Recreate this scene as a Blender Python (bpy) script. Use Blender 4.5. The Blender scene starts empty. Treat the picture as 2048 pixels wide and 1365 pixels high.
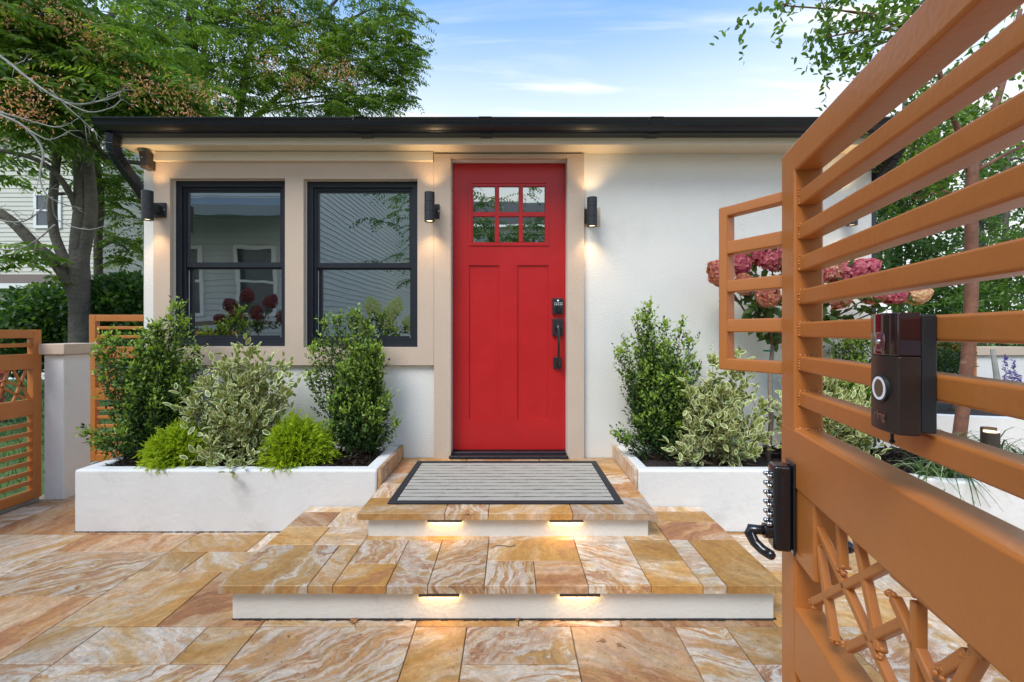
import bpy, math, random
import numpy as np
from mathutils import Matrix, Vector

random.seed(7); RNG = np.random.default_rng(11)
SC = bpy.context.scene
COL = SC.collection
R = math.radians

# ------------------------------------------------------------------ camera, sky, sun, exposure
HC = 1.158                     # camera height, metres
cam_d = bpy.data.cameras.new("camera"); cam = bpy.data.objects.new("camera", cam_d); COL.objects.link(cam)
cam.location = (0, 0, HC); cam.rotation_euler = (R(90), 0, 0)
cam_d.sensor_width = 36; cam_d.lens = 16.0
cam_d.shift_x = 3/2048; cam_d.shift_y = -18.5/2048
cam_d.clip_start = 0.02; cam_d.clip_end = 3000
SC.camera = cam

SUN_EL, SUN_AZ = R(52), R(215)          # azimuth clockwise from +Y
world = bpy.data.worlds.new("World"); SC.world = world; world.use_nodes = True
nt = world.node_tree; nt.nodes.clear()
def N(tree, t, **kw):
    n = tree.nodes.new(t)
    for k, v in kw.items(): setattr(n, k, v)
    return n
def L(tree, a, b): tree.links.new(a, b)
out = N(nt, 'ShaderNodeOutputWorld'); bg = N(nt, 'ShaderNodeBackground'); bg.inputs[1].default_value = 0.125
sky = N(nt, 'ShaderNodeTexSky', sky_type='NISHITA'); sky.sun_disc = False
sky.sun_elevation = SUN_EL; sky.sun_rotation = SUN_AZ; sky.air_density = 1.0; sky.dust_density = 0.6; sky.ozone_density = 1.6
tc = N(nt, 'ShaderNodeTexCoord'); sep = N(nt, 'ShaderNodeSeparateXYZ'); L(nt, tc.outputs['Generated'], sep.inputs[0])
veil = N(nt, 'ShaderNodeMapRange', interpolation_type='SMOOTHSTEP')
for i, v in ((1, 0.30), (2, 0.66), (3, 0.93), (4, 0.0)): veil.inputs[i].default_value = v
L(nt, sep.outputs[2], veil.inputs[0])
den = N(nt, 'ShaderNodeMath', operation='ADD'); den.inputs[1].default_value = 0.12; L(nt, sep.outputs[2], den.inputs[0])
dvx = N(nt, 'ShaderNodeMath', operation='DIVIDE'); L(nt, sep.outputs[0], dvx.inputs[0]); L(nt, den.outputs[0], dvx.inputs[1])
dvy = N(nt, 'ShaderNodeMath', operation='DIVIDE'); L(nt, sep.outputs[1], dvy.inputs[0]); L(nt, den.outputs[0], dvy.inputs[1])
cmb = N(nt, 'ShaderNodeCombineXYZ'); L(nt, dvx.outputs[0], cmb.inputs[0]); L(nt, dvy.outputs[0], cmb.inputs[1])
mp = N(nt, 'ShaderNodeMapping'); mp.inputs['Rotation'].default_value = (0, 0, R(-14)); mp.inputs['Scale'].default_value = (0.55, 3.4, 1); mp.inputs['Location'].default_value = (2.3, 1.0, 0)
L(nt, cmb.outputs[0], mp.inputs[0])
cn = N(nt, 'ShaderNodeTexNoise'); cn.inputs['Scale'].default_value = 1.5; cn.inputs['Detail'].default_value = 7; cn.inputs['Roughness'].default_value = 0.55; cn.inputs['Distortion'].default_value = 0.6
L(nt, mp.outputs[0], cn.inputs[0])
cr = N(nt, 'ShaderNodeMapRange', interpolation_type='SMOOTHSTEP')
for i, v in ((1, 0.48), (2, 0.78), (3, 0.0), (4, 0.75)): cr.inputs[i].default_value = v
L(nt, cn.outputs[0], cr.inputs[0])
mxf = N(nt, 'ShaderNodeMath', operation='MAXIMUM', use_clamp=True)
scr = N(nt, 'ShaderNodeMath', operation='ADD', use_clamp=True); L(nt, veil.outputs[0], scr.inputs[0]); L(nt, cr.outputs[0], scr.inputs[1])
cmx = N(nt, 'ShaderNodeMix', data_type='RGBA'); cmx.inputs[7].default_value = (7.3, 7.5, 7.5, 1)
skg = N(nt, 'ShaderNodeMix', data_type='RGBA', blend_type='MULTIPLY'); skg.inputs[0].default_value = 1; skg.inputs[7].default_value = (1.0, 1.82, 2.2, 1)
L(nt, sky.outputs[0], skg.inputs[6]); L(nt, skg.outputs[2], cmx.inputs[6]); L(nt, scr.outputs[0], cmx.inputs[0])
L(nt, cmx.outputs[2], bg.inputs[0]); L(nt, bg.outputs[0], out.inputs[0])

sun_d = bpy.data.lights.new("sun", 'SUN'); sun_d.energy = 2.3; sun_d.angle = R(28); sun_d.color = (1, 0.95, 0.88)
sun = bpy.data.objects.new("sun", sun_d); COL.objects.link(sun)
sd = Vector((math.sin(SUN_AZ)*math.cos(SUN_EL), math.cos(SUN_AZ)*math.cos(SUN_EL), math.sin(SUN_EL)))
sun.rotation_euler = sd.to_track_quat('Z', 'Y').to_euler(); sun.location = sd*40
vs = SC.view_settings; vs.view_transform = 'Standard'; vs.look = 'None'; vs.gamma = 1; vs.exposure = 0.38; vs.use_curve_mapping = False

# ------------------------------------------------------------------ helpers
FP, CX, CY = 910.0, 1021.0, 664.0
def at(px, py, Y):             # the point of the place that lies at depth Y on a sight line
    return Vector(((px-CX)*Y/FP, Y, HC-(py-CY)*Y/FP))
def ax(px, Y): return (px-CX)*Y/FP
def az(py, Y): return HC-(py-CY)*Y/FP

ROOT = {}
class MB:
    def __init__(s): s.v = []; s.f = []; s.m = []; s.cur = 0
    def add(s, vs_, fs):
        o = len(s.v); s.v += [tuple(p) for p in vs_]; s.f += [tuple(i+o for i in f) for f in fs]; s.m += [s.cur]*len(fs); return s
    def box(s, x0, x1, y0, y1, z0, z1):
        return s.add([(x0,y0,z0),(x1,y0,z0),(x1,y1,z0),(x0,y1,z0),(x0,y0,z1),(x1,y0,z1),(x1,y1,z1),(x0,y1,z1)],
                     [(0,3,2,1),(4,5,6,7),(0,1,5,4),(1,2,6,5),(2,3,7,6),(3,0,4,7)])
    def bar(s, a, b, w, h, up=(0,0,1)):     # square bar from a to b, w across, h along up
        a = Vector(a); b = Vector(b); d = (b-a).normalized(); u = Vector(up); sd_ = d.cross(u)
        if sd_.length < 1e-5: sd_ = d.cross(Vector((1,0,0)))
        sd_.normalize(); u = sd_.cross(d).normalized(); vv = []
        for p in (a, b):
            for i, j in ((-1,-1),(1,-1),(1,1),(-1,1)): vv.append(p + sd_*i*w/2 + u*j*h/2)
        return s.add(vv, [(0,1,2,3),(7,6,5,4),(1,0,4,5),(2,1,5,6),(3,2,6,7),(0,3,7,4)])
    def tube(s, pts, rad, n=8, cap=True, wob=0.0):
        pts = [Vector(p) for p in pts]; k = len(pts); o = []
        if not hasattr(rad, '__len__'): rad = [rad]*k
        ref = None; vv = []
        for i, p in enumerate(pts):
            d = (pts[min(i+1,k-1)]-pts[max(i-1,0)]).normalized()
            if ref is None:
                ref = d.orthogonal().normalized()
            ref = (ref - d*ref.dot(d)).normalized(); b = d.cross(ref)
            for j in range(n):
                a = 2*math.pi*j/n; r = rad[i]*(1+(random.uniform(-wob, wob) if wob else 0))
                vv.append(p + (ref*math.cos(a)+b*math.sin(a))*r)
        ff = []
        for i in range(k-1):
            for j in range(n):
                a = i*n+j; b2 = i*n+(j+1)%n; ff.append((a, b2, b2+n, a+n))
        if cap: ff.append(tuple(range(n-1,-1,-1))); ff.append(tuple(range((k-1)*n, k*n)))
        return s.add(vv, ff)
    def cyl(s, c, r, h, axis=(0,0,1), n=20, r2=None):
        c = Vector(c); return s.tube([c, c+Vector(axis)*h], [r, r if r2 is None else r2], n)
    def ball(s, c, r, n=8, m=6, sz=(1,1,1)):
        c = Vector(c); vv = [c+Vector((0,0,r*sz[2]))]
        for i in range(1, m):
            t = math.pi*i/m
            for j in range(n):
                a = 2*math.pi*j/n; vv.append(c+Vector((math.sin(t)*math.cos(a)*r*sz[0], math.sin(t)*math.sin(a)*r*sz[1], math.cos(t)*r*sz[2])))
        vv.append(c-Vector((0,0,r*sz[2]))); ff = []
        for j in range(n): ff.append((0, 1+j, 1+(j+1)%n))
        for i in range(m-2):
            for j in range(n):
                a = 1+i*n+j; b = 1+i*n+(j+1)%n; ff.append((a, a+n, b+n, b))
        e = len(vv)-1; q = 1+(m-2)*n
        for j in range(n): ff.append((q+(j+1)%n, q+j, e))
        return s.add(vv, ff)
    def plate(s, x0, x1, z0, z1, y0, y1, holes=()):    # upright slab with rectangular holes (x0,x1,z0,z1)
        xs = sorted({x0, x1, *[h[0] for h in holes], *[h[1] for h in holes]}); zs = sorted({z0, z1, *[h[2] for h in holes], *[h[3] for h in holes]})
        xs = [x for x in xs if x0 <= x <= x1]; zs = [z for z in zs if z0 <= z <= z1]
        def solid(i, j):
            if i < 0 or j < 0 or i >= len(xs)-1 or j >= len(zs)-1: return False
            cx, cz = (xs[i]+xs[i+1])/2, (zs[j]+zs[j+1])/2
            return not any(h[0] < cx < h[1] and h[2] < cz < h[3] for h in holes)
        for i in range(len(xs)-1):
            for j in range(len(zs)-1):
                if not solid(i, j): continue
                a, b, c, d = xs[i], xs[i+1], zs[j], zs[j+1]
                s.add([(a,y0,c),(b,y0,c),(b,y0,d),(a,y0,d)], [(0,1,2,3)]); s.add([(a,y1,c),(b,y1,c),(b,y1,d),(a,y1,d)], [(3,2,1,0)])
                if not solid(i-1, j): s.add([(a,y0,c),(a,y0,d),(a,y1,d),(a,y1,c)], [(0,1,2,3)])
                if not solid(i+1, j): s.add([(b,y0,c),(b,y0,d),(b,y1,d),(b,y1,c)], [(3,2,1,0)])
                if not solid(i, j-1): s.add([(a,y0,c),(b,y0,c),(b,y1,c),(a,y1,c)], [(3,2,1,0)])
                if not solid(i, j+1): s.add([(a,y0,d),(b,y0,d),(b,y1,d),(a,y1,d)], [(0,1,2,3)])
        return s

def tag(o, label=None, cat=None, group=None, kind=None):
    for k, v in (('label', label), ('category', cat), ('group', group), ('kind', kind)):
        if v: o[k] = v
    return o
def thing(name, label, cat, loc=(0,0,0), rz=0.0, group=None, kind=None, parent=None):
    o = bpy.data.objects.new(name, None); o.empty_display_size = 0.1; COL.objects.link(o)
    o.location = loc; o.rotation_euler = (0, 0, rz)
    ROOT[o] = (Matrix.Translation(Vector(loc)) @ Matrix.Rotation(rz, 4, 'Z')).inverted()
    return tag(o, label, cat, group, kind)
def meshify(name, mb, mats):
    me = bpy.data.meshes.new(name); me.from_pydata(mb.v, [], mb.f)
    for m in (mats if isinstance(mats, (list, tuple)) else [mats]): me.materials.append(m)
    if any(mb.m): me.polygons.foreach_set('material_index', mb.m)
    return me
def obj(name, mb, mats, parent=None, bev=0.0, seg=2, smooth=False, label=None):
    """links a mesh built in world coordinates; under a parent it is carried into that parent's frame"""
    o = bpy.data.objects.new(name, None if isinstance(mb, str) else (mb if isinstance(mb, bpy.types.Mesh) else meshify(name, mb, mats)))
    COL.objects.link(o)
    if parent is not None:
        M = ROOT[parent]; o.parent = parent; ROOT[o] = M
        o.data.transform(M)
    else:
        ROOT[o] = Matrix.Identity(4)
    if bev:
        b = o.modifiers.new('bevel', 'BEVEL'); b.width = bev; b.segments = seg; b.limit_method = 'ANGLE'; b.angle_limit = R(40)
    if smooth or bev:
        o.data.polygons.foreach_set('use_smooth', [True]*len(o.data.polygons))
        if bev:
            w = o.modifiers.new('wn', 'WEIGHTED_NORMAL'); w.keep_sharp = False
    if label: o['label'] = label
    return o
def struct(name, mb, mats, parent=None, **k):
    o = obj(name, mb, mats, parent, **k); o['kind'] = 'structure'; return o
def dup(root, dx, dy, dz=0, label=None):
    r = root.copy(); COL.objects.link(r); r.location = root.location + Vector((dx, dy, dz)); r['label'] = label or r['label']
    for ch in list(root.children):
        c = ch.copy(); COL.objects.link(c); c.parent = r
        for g in list(ch.children):
            d = g.copy(); COL.objects.link(d); d.parent = c
    return r

# ------------------------------------------------------------------ materials
def mat(name, col, rough=0.5, metal=0.0, spec=0.5, var=0.0, vscale=3.0, bump=0.0, bscale=60.0, bdist=0.004, detail=4.0, emit=None, estr=0.0, coat=0.0, dirt=None, dscale=2.0, dlo=.52, dhi=.7):
    m = bpy.data.materials.new(name); m.use_nodes = True; t = m.node_tree; p = t.nodes['Principled BSDF']
    p.inputs['Roughness'].default_value = rough; p.inputs['Metallic'].default_value = metal; p.inputs['Specular IOR Level'].default_value = spec
    p.inputs['Base Color'].default_value = (*col, 1); p.inputs['Coat Weight'].default_value = coat
    if emit: p.inputs['Emission Color'].default_value = (*emit, 1); p.inputs['Emission Strength'].default_value = estr
    c = None
    if var or bump or dirt: c = N(t, 'ShaderNodeTexCoord')
    colout = None
    if var:
        n = N(t, 'ShaderNodeTexNoise'); n.inputs['Scale'].default_value = vscale; n.inputs['Detail'].default_value = 6; n.inputs['Roughness'].default_value = .6
        L(t, c.outputs['Object'], n.inputs[0])
        mr = N(t, 'ShaderNodeMapRange'); mr.inputs[1].default_value = .25; mr.inputs[2].default_value = .75; mr.inputs[3].default_value = 1-var; mr.inputs[4].default_value = 1+var
        L(t, n.outputs[0], mr.inputs[0])
        mx = N(t, 'ShaderNodeMix', data_type='RGBA', blend_type='MULTIPLY'); mx.inputs[0].default_value = 1; mx.inputs[6].default_value = (*col, 1)
        L(t, mr.outputs[0], mx.inputs[7]); colout = mx.outputs[2]
        rr = N(t, 'ShaderNodeMapRange'); rr.inputs[3].default_value = max(.02, rough-.08); rr.inputs[4].default_value = min(1, rough+.08); L(t, n.outputs[0], rr.inputs[0]); L(t, rr.outputs[0], p.inputs['Roughness'])
    if dirt:
        n2 = N(t, 'ShaderNodeTexNoise'); n2.inputs['Scale'].default_value = dscale; n2.inputs['Detail'].default_value = 9; n2.inputs['Roughness'].default_value = .7
        L(t, c.outputs['Object'], n2.inputs[0])
        m2 = N(t, 'ShaderNodeMapRange'); m2.inputs[1].default_value = dlo; m2.inputs[2].default_value = dhi; m2.inputs[4].default_value = .6; L(t, n2.outputs[0], m2.inputs[0])
        mx2 = N(t, 'ShaderNodeMix', data_type='RGBA'); mx2.inputs[7].default_value = (*dirt, 1)
        if colout: L(t, colout, mx2.inputs[6])
        else: mx2.inputs[6].default_value = (*col, 1)
        L(t, m2.outputs[0], mx2.inputs[0]); colout = mx2.outputs[2]
    if colout: L(t, colout, p.inputs['Base Color'])
    if bump:
        b = N(t, 'ShaderNodeTexNoise'); b.inputs['Scale'].default_value = bscale; b.inputs['Detail'].default_value = detail; L(t, c.outputs['Object'], b.inputs[0])
        bp = N(t, 'ShaderNodeBump'); bp.inputs['Strength'].default_value = bump; bp.inputs['Distance'].default_value = bdist
        L(t, b.outputs[0], bp.inputs['Height']); L(t, bp.outputs[0], p.inputs['Normal'])
    return m

def leaf_mat(name, rough=.45, trans=.3, spec=.4):      # colour of each leaf is its own (young tips paler, old leaves deep)
    m = bpy.data.materials.new(name); m.use_nodes = True; t = m.node_tree; p = t.nodes['Principled BSDF']
    a = N(t, 'ShaderNodeAttribute', attribute_name='leafcol'); p.inputs['Roughness'].default_value = rough; p.inputs['Specular IOR Level'].default_value = spec
    L(t, a.outputs[0], p.inputs['Base Color'])
    tr = N(t, 'ShaderNodeBsdfTranslucent'); g = N(t, 'ShaderNodeMix', data_type='RGBA', blend_type='MULTIPLY'); g.inputs[0].default_value = 1; g.inputs[7].default_value = (1.6, 1.55, .6, 1)
    L(t, a.outputs[0], g.inputs[6]); L(t, g.outputs[2], tr.inputs[0])
    ms = N(t, 'ShaderNodeMixShader'); ms.inputs[0].default_value = trans; L(t, p.outputs[0], ms.inputs[1]); L(t, tr.outputs[0], ms.inputs[2])
    L(t, ms.outputs[0], t.nodes['Material Output'].inputs[0]); return m

def travertine(name, stops, stretch=5.0, warp=1.0, scale=2.2, rough=.46):
    m = bpy.data.materials.new(name); m.use_nodes = True; t = m.node_tree; p = t.nodes['Principled BSDF']
    c = N(t, 'ShaderNodeTexCoord'); oi = N(t, 'ShaderNodeObjectInfo')
    ang = N(t, 'ShaderNodeMath', operation='MULTIPLY'); ang.inputs[1].default_value = 19.0; L(t, oi.outputs['Random'], ang.inputs[0])
    rot = N(t, 'ShaderNodeVectorRotate', rotation_type='Z_AXIS'); L(t, c.outputs['Object'], rot.inputs['Vector']); L(t, ang.outputs[0], rot.inputs['Angle'])
    off = N(t, 'ShaderNodeMath', operation='MULTIPLY'); off.inputs[1].default_value = 357.0; L(t, oi.outputs['Random'], off.inputs[0])
    add = N(t, 'ShaderNodeVectorMath', operation='ADD'); L(t, rot.outputs[0], add.inputs[0]); L(t, off.outputs[0], add.inputs[1])
    n1 = N(t, 'ShaderNodeTexNoise'); n1.inputs['Scale'].default_value = 3.0; n1.inputs['Detail'].default_value = 6; n1.inputs['Roughness'].default_value = .55; L(t, add.outputs[0], n1.inputs[0])
    sb = N(t, 'ShaderNodeVectorMath', operation='SUBTRACT'); sb.inputs[1].default_value = (.5, .5, .5); L(t, n1.outputs['Color'], sb.inputs[0])
    sc = N(t, 'ShaderNodeVectorMath', operation='SCALE'); sc.inputs['Scale'].default_value = .22*warp; L(t, sb.outputs[0], sc.inputs[0])
    ad2 = N(t, 'ShaderNodeVectorMath', operation='ADD'); L(t, add.outputs[0], ad2.inputs[0]); L(t, sc.outputs[0], ad2.inputs[1])
    mp_ = N(t, 'ShaderNodeMapping'); mp_.inputs['Scale'].default_value = (1, stretch, 1.3); L(t, ad2.outputs[0], mp_.inputs[0])
    n2 = N(t, 'ShaderNodeTexNoise'); n2.inputs['Scale'].default_value = scale; n2.inputs['Detail'].default_value = 12; n2.inputs['Roughness'].default_value = .58; n2.inputs['Lacunarity'].default_value = 2.3
    L(t, mp_.outputs[0], n2.inputs[0])
    rp = N(t, 'ShaderNodeValToRGB'); e = rp.color_ramp.elements
    for i, (pos, col) in enumerate(stops):
        el = e[i] if i < 2 else e.new(pos)
        el.position = pos; el.color = (*col, 1)
    L(t, n2.outputs[0], rp.inputs[0])
    # fine thready veins
    mp3 = N(t, 'ShaderNodeMapping'); mp3.inputs['Scale'].default_value = (3, 16, 3); L(t, ad2.outputs[0], mp3.inputs[0])
    n3 = N(t, 'ShaderNodeTexNoise'); n3.inputs['Scale'].default_value = 2.4; n3.inputs['Detail'].default_value = 12; n3.inputs['Roughness'].default_value = .8; L(t, mp3.outputs[0], n3.inputs[0])
    v3 = N(t, 'ShaderNodeMapRange'); v3.inputs[1].default_value = .3; v3.inputs[2].default_value = .7; v3.inputs[3].default_value = .55; v3.inputs[4].default_value = 1.30; L(t, n3.outputs[0], v3.inputs[0])
    mx = N(t, 'ShaderNodeMix', data_type='RGBA', blend_type='MULTIPLY'); mx.inputs[0].default_value = .85; L(t, rp.outputs[0], mx.inputs[6]); L(t, v3.outputs[0], mx.inputs[7])
    # blotches of ochre
    n5 = N(t, 'ShaderNodeTexNoise'); n5.inputs['Scale'].default_value = 4.5; n5.inputs['Detail'].default_value = 7; n5.inputs['Roughness'].default_value = .7; L(t, ad2.outputs[0], n5.inputs[0])
    v5 = N(t, 'ShaderNodeMapRange', interpolation_type='SMOOTHSTEP'); v5.inputs[1].default_value = .46; v5.inputs[2].default_value = .66; v5.inputs[4].default_value = .5; L(t, n5.outputs[0], v5.inputs[0])
    mx5 = N(t, 'ShaderNodeMix', data_type='RGBA'); mx5.inputs[7].default_value = (.55, .275, .08, 1); L(t, v5.outputs[0], mx5.inputs[0]); L(t, mx.outputs[2], mx5.inputs[6])
    # crystalline grain
    ng = N(t, 'ShaderNodeTexNoise'); ng.inputs['Scale'].default_value = 42; ng.inputs['Detail'].default_value = 6; ng.inputs['Roughness'].default_value = .75; L(t, add.outputs[0], ng.inputs[0])
    vg = N(t, 'ShaderNodeMapRange'); vg.inputs[1].default_value = .3; vg.inputs[2].default_value = .7; vg.inputs[3].default_value = .76; vg.inputs[4].default_value = 1.2; L(t, ng.outputs[0], vg.inputs[0])
    mg = N(t, 'ShaderNodeMix', data_type='RGBA', blend_type='MULTIPLY'); mg.inputs[0].default_value = 1; L(t, mx5.outputs[2], mg.inputs[6]); L(t, vg.outputs[0], mg.inputs[7])
    nr = N(t, 'ShaderNodeTexNoise'); nr.inputs['Scale'].default_value = 2.6; nr.inputs['Detail'].default_value = 8; nr.inputs['Roughness'].default_value = .7; nr.inputs['Distortion'].default_value = .8; L(t, add.outputs[0], nr.inputs[0])
    vr2 = N(t, 'ShaderNodeMapRange', interpolation_type='SMOOTHSTEP'); vr2.inputs[1].default_value = .55; vr2.inputs[2].default_value = .70; vr2.inputs[4].default_value = .55; L(t, nr.outputs[0], vr2.inputs[0])
    mr5 = N(t, 'ShaderNodeMix', data_type='RGBA'); mr5.inputs[7].default_value = (.46, .18, .06, 1); L(t, vr2.outputs[0], mr5.inputs[0]); L(t, mg.outputs[2], mr5.inputs[6])
    # pits
    vo = N(t, 'ShaderNodeTexNoise'); vo.inputs['Scale'].default_value = 75; vo.inputs['Detail'].default_value = 3; L(t, ad2.outputs[0], vo.inputs[0])
    pt = N(t, 'ShaderNodeMapRange'); pt.inputs[1].default_value = .69; pt.inputs[2].default_value = .74; pt.inputs[4].default_value = .75; L(t, vo.outputs[0], pt.inputs[0])
    mx2 = N(t, 'ShaderNodeMix', data_type='RGBA'); mx2.inputs[7].default_value = (.12, .06, .025, 1); L(t, pt.outputs[0], mx2.inputs[0]); L(t, mr5.outputs[2], mx2.inputs[6])
    # tile-to-tile tint
    h = N(t, 'ShaderNodeMath', operation='MULTIPLY'); h.inputs[1].default_value = 7.31; L(t, oi.outputs['Random'], h.inputs[0])
    fr = N(t, 'ShaderNodeMath', operation='FRACT'); L(t, h.outputs[0], fr.inputs[0])
    vr = N(t, 'ShaderNodeMapRange'); vr.inputs[3].default_value = .74; vr.inputs[4].default_value = 1.12; L(t, fr.outputs[0], vr.inputs[0])
    mx4 = N(t, 'ShaderNodeMix', data_type='RGBA', blend_type='MULTIPLY'); mx4.inputs[0].default_value = 1; L(t, mx2.outputs[2], mx4.inputs[6]); L(t, vr.outputs[0], mx4.inputs[7])
    L(t, mx4.outputs[2], p.inputs['Base Color'])
    rr = N(t, 'ShaderNodeMapRange'); rr.inputs[1].default_value = .3; rr.inputs[2].default_value = .7; rr.inputs[3].default_value = rough-.12; rr.inputs[4].default_value = rough+.2; L(t, n5.outputs[0], rr.inputs[0]); L(t, rr.outputs[0], p.inputs['Roughness'])
    p.inputs['Specular IOR Level'].default_value = .32
    bp = N(t, 'ShaderNodeBump'); bp.inputs['Strength'].default_value = .4; bp.inputs['Distance'].default_value = .0025; L(t, n3.outputs[0], bp.inputs['Height']); L(t, bp.outputs[0], p.inputs['Normal'])
    return m

GOLD = (.55, .275, .085); AMB = (.60, .36, .155); CREAM = (.67, .485, .33); WHITE = (.75, .625, .50); RUST = (.42, .175, .075); MAUVE = (.38, .21, .14); PINK = (.62, .38, .235)
T_GOLD = travertine('travertine_gold', [(.28, RUST), (.38, (.52,.25,.06)), (.46, GOLD), (.53, AMB), (.59, CREAM), (.63, GOLD), (.70, WHITE)], 3.2, 1.2, 1.7)
T_VEIN = travertine('travertine_veined', [(.27, RUST), (.36, AMB), (.41, WHITE), (.455, CREAM), (.49, RUST), (.51, AMB), (.55, WHITE), (.6, PINK), (.65, GOLD), (.76, WHITE)], 7.0, 1.25, 1.25)
T_RUST = travertine('travertine_rust', [(.28, (.32,.13,.06)), (.40, RUST), (.48, (.52,.27,.12)), (.54, PINK), (.60, (.56,.34,.17)), (.68, CREAM), (.74, WHITE)], 4.0, 1.3)
T_CREAM = travertine('travertine_cream', [(.28, GOLD), (.4, AMB), (.47, CREAM), (.53, WHITE), (.57, PINK), (.62, CREAM), (.72, GOLD)], 6.0, 1.0, 1.4)
T_MIX = travertine('travertine_swirled', [(.28, RUST), (.4, GOLD), (.47, AMB), (.5, WHITE), (.54, PINK), (.57, RUST), (.61, WHITE), (.72, CREAM)], 3.5, 2.6, 1.15)
TILES = {'g': T_GOLD, 'v': T_VEIN, 'r': T_RUST, 'c': T_CREAM, 'm': T_MIX}

M_white = mat('white_stucco', (.785, .755, .70), .85, var=.03, vscale=2.5, bump=.9, bscale=110, bdist=.004, detail=2, spec=.25, dirt=(.58,.575,.55), dscale=1.4, dlo=.56, dhi=.8)
M_plant = mat('planter_stucco', (.76, .735, .70), .8, var=.03, vscale=5, bump=.5, bscale=25, bdist=.006, detail=6, spec=.25, dirt=(.56,.53,.49), dscale=3.5, dlo=.55, dhi=.75)
M_tan = mat('tan_stucco', (.60, .465, .36), .88, var=.03, vscale=5, bump=.65, bscale=140, bdist=.004, detail=2, spec=.2, dirt=(.5,.38,.28), dscale=2.2, dlo=.56, dhi=.75)
M_cream = mat('cream_paint', (.70, .61, .47), .6, var=.03, vscale=3, bump=.15, bscale=30)
M_red = mat('red_door_paint', (.49, .0105, .0115), .34, var=.08, vscale=5, bump=.22, bscale=70, bdist=.002)
M_black = mat('black_gutter_paint', (.012, .016, .023), .30, var=.12, vscale=9, bump=.08, bscale=14, bdist=.003)
M_frame = mat('black_window_vinyl', (.016, .018, .026), .38, var=.1, vscale=8)
M_lock = mat('black_gloss_metal', (.012, .012, .015), .22, spec=.6, var=.1, vscale=20, coat=.3)
M_matte = mat('black_matte_metal', (.017, .018, .022), .5, var=.1, vscale=20)
M_rust = mat('orange_steel_paint', (.485, .160, .033), .35, var=.10, vscale=7, bump=.3, bscale=85, bdist=.002, detail=7, spec=.5, dirt=(.40,.13,.032), dscale=7, dlo=.54, dhi=.72)
M_mulch = mat('mulch_dark', (.028, .019, .016), .95, var=.5, vscale=30, bump=.9, bscale=45, bdist=.02)
M_chip = mat('mulch_chip', (.032, .022, .018), .9, var=.6, vscale=25)
M_lawn = mat('lawn', (.07, .125, .025), .95, var=.35, vscale=6, bump=.6, bscale=80, bdist=.02)
M_blade = leaf_mat('grass_blade')
M_grout = mat('grout', (.26, .19, .12), .9, var=.3, vscale=20)
M_riser = mat('riser_stucco', (.74, .70, .63), .85, var=.04, vscale=4, bump=.6, bscale=60, bdist=.004, spec=.2, dirt=(.45,.4,.33), dscale=5, dlo=.6, dhi=.76)
M_rubber = mat('black_rubber', (.018, .02, .024), .6, bump=.3, bscale=200)
M_carpet = mat('grey_mat_pile', (.44, .40, .335), .95, var=.28, vscale=160, bump=.9, bscale=420, bdist=.003, dirt=(.26,.235,.2), dscale=14)
M_bark = mat('grey_bark', (.105, .09, .072), .95, var=.4, vscale=5, bump=.9, bscale=22, bdist=.03, detail=8)
M_dead = mat('dead_wood', (.27, .25, .21), .9, var=.25, vscale=12, bump=.5, bscale=50)
M_myrt = mat('peeling_brown_bark', (.20, .085, .05), .75, var=.4, vscale=18, bump=.7, bscale=60, dirt=(.42,.3,.2), dscale=14, dlo=.6, dhi=.68)
M_stem = mat('shrub_stem', (.12, .08, .05), .9)
M_sid_cream = mat('cream_vinyl_siding', (.56, .54, .47), .6, var=.05, vscale=1.5)
M_sid_white = mat('white_vinyl_siding', (.74, .74, .72), .6, var=.05, vscale=1.5)
M_sid_grey = mat('grey_clapboard', (.55, .56, .55), .6, var=.06, vscale=1.5)
M_shingle = mat('asphalt_shingle', (.11, .095, .085), .95, var=.35, vscale=40, bump=.5, bscale=120)
M_trimw = mat('white_trim', (.75, .75, .73), .5)
M_wire = mat('green_chain_wire', (.03, .075, .05), .45, metal=.2)
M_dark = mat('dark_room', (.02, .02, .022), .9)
M_silver = mat('bright_steel', (.55, .55, .56), .2, metal=1.0)
M_concrete = mat('concrete', (.36, .345, .32), .9, var=.15, vscale=6, bump=.4, bscale=60)
M_dry = mat('dry_leaf', (.32, .15, .06), .8, var=.4, vscale=60)
M_asph = mat('asphalt', (.05, .05, .052), .9, var=.2, vscale=30, bump=.5, bscale=200)

def glass(name, tint, refl, see):
    m = bpy.data.materials.new(name); m.use_nodes = True; t = m.node_tree; t.nodes.clear()
    o = N(t, 'ShaderNodeOutputMaterial'); gl = N(t, 'ShaderNodeBsdfGlossy'); gl.inputs['Roughness'].default_value = .012; gl.inputs[0].default_value = (.95, .97, .96, 1)
    tr = N(t, 'ShaderNodeBsdfTransparent'); tr.inputs[0].default_value = (*tint, 1)
    c = N(t, 'ShaderNodeTexCoord'); n = N(t, 'ShaderNodeTexNoise'); n.inputs['Scale'].default_value = 2.2; L(t, c.outputs['Object'], n.inputs[0])
    b = N(t, 'ShaderNodeBump'); b.inputs['Strength'].default_value = .05; b.inputs['Distance'].default_value = .02; L(t, n.outputs[0], b.inputs['Height']); L(t, b.outputs[0], gl.inputs['Normal'])
    fr = N(t, 'ShaderNodeFresnel'); fr.inputs[0].default_value = 1.5
    ad = N(t, 'ShaderNodeMath', operation='ADD', use_clamp=True); ad.inputs[1].default_value = refl; L(t, fr.outputs[0], ad.inputs[0])
    ms = N(t, 'ShaderNodeMixShader'); L(t, ad.outputs[0], ms.inputs[0]); L(t, tr.outputs[0], ms.inputs[1]); L(t, gl.outputs[0], ms.inputs[2]); L(t, ms.outputs[0], o.inputs[0])
    return m
M_glass = glass('window_glass', (.55, .62, .62), .46, 1)
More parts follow.
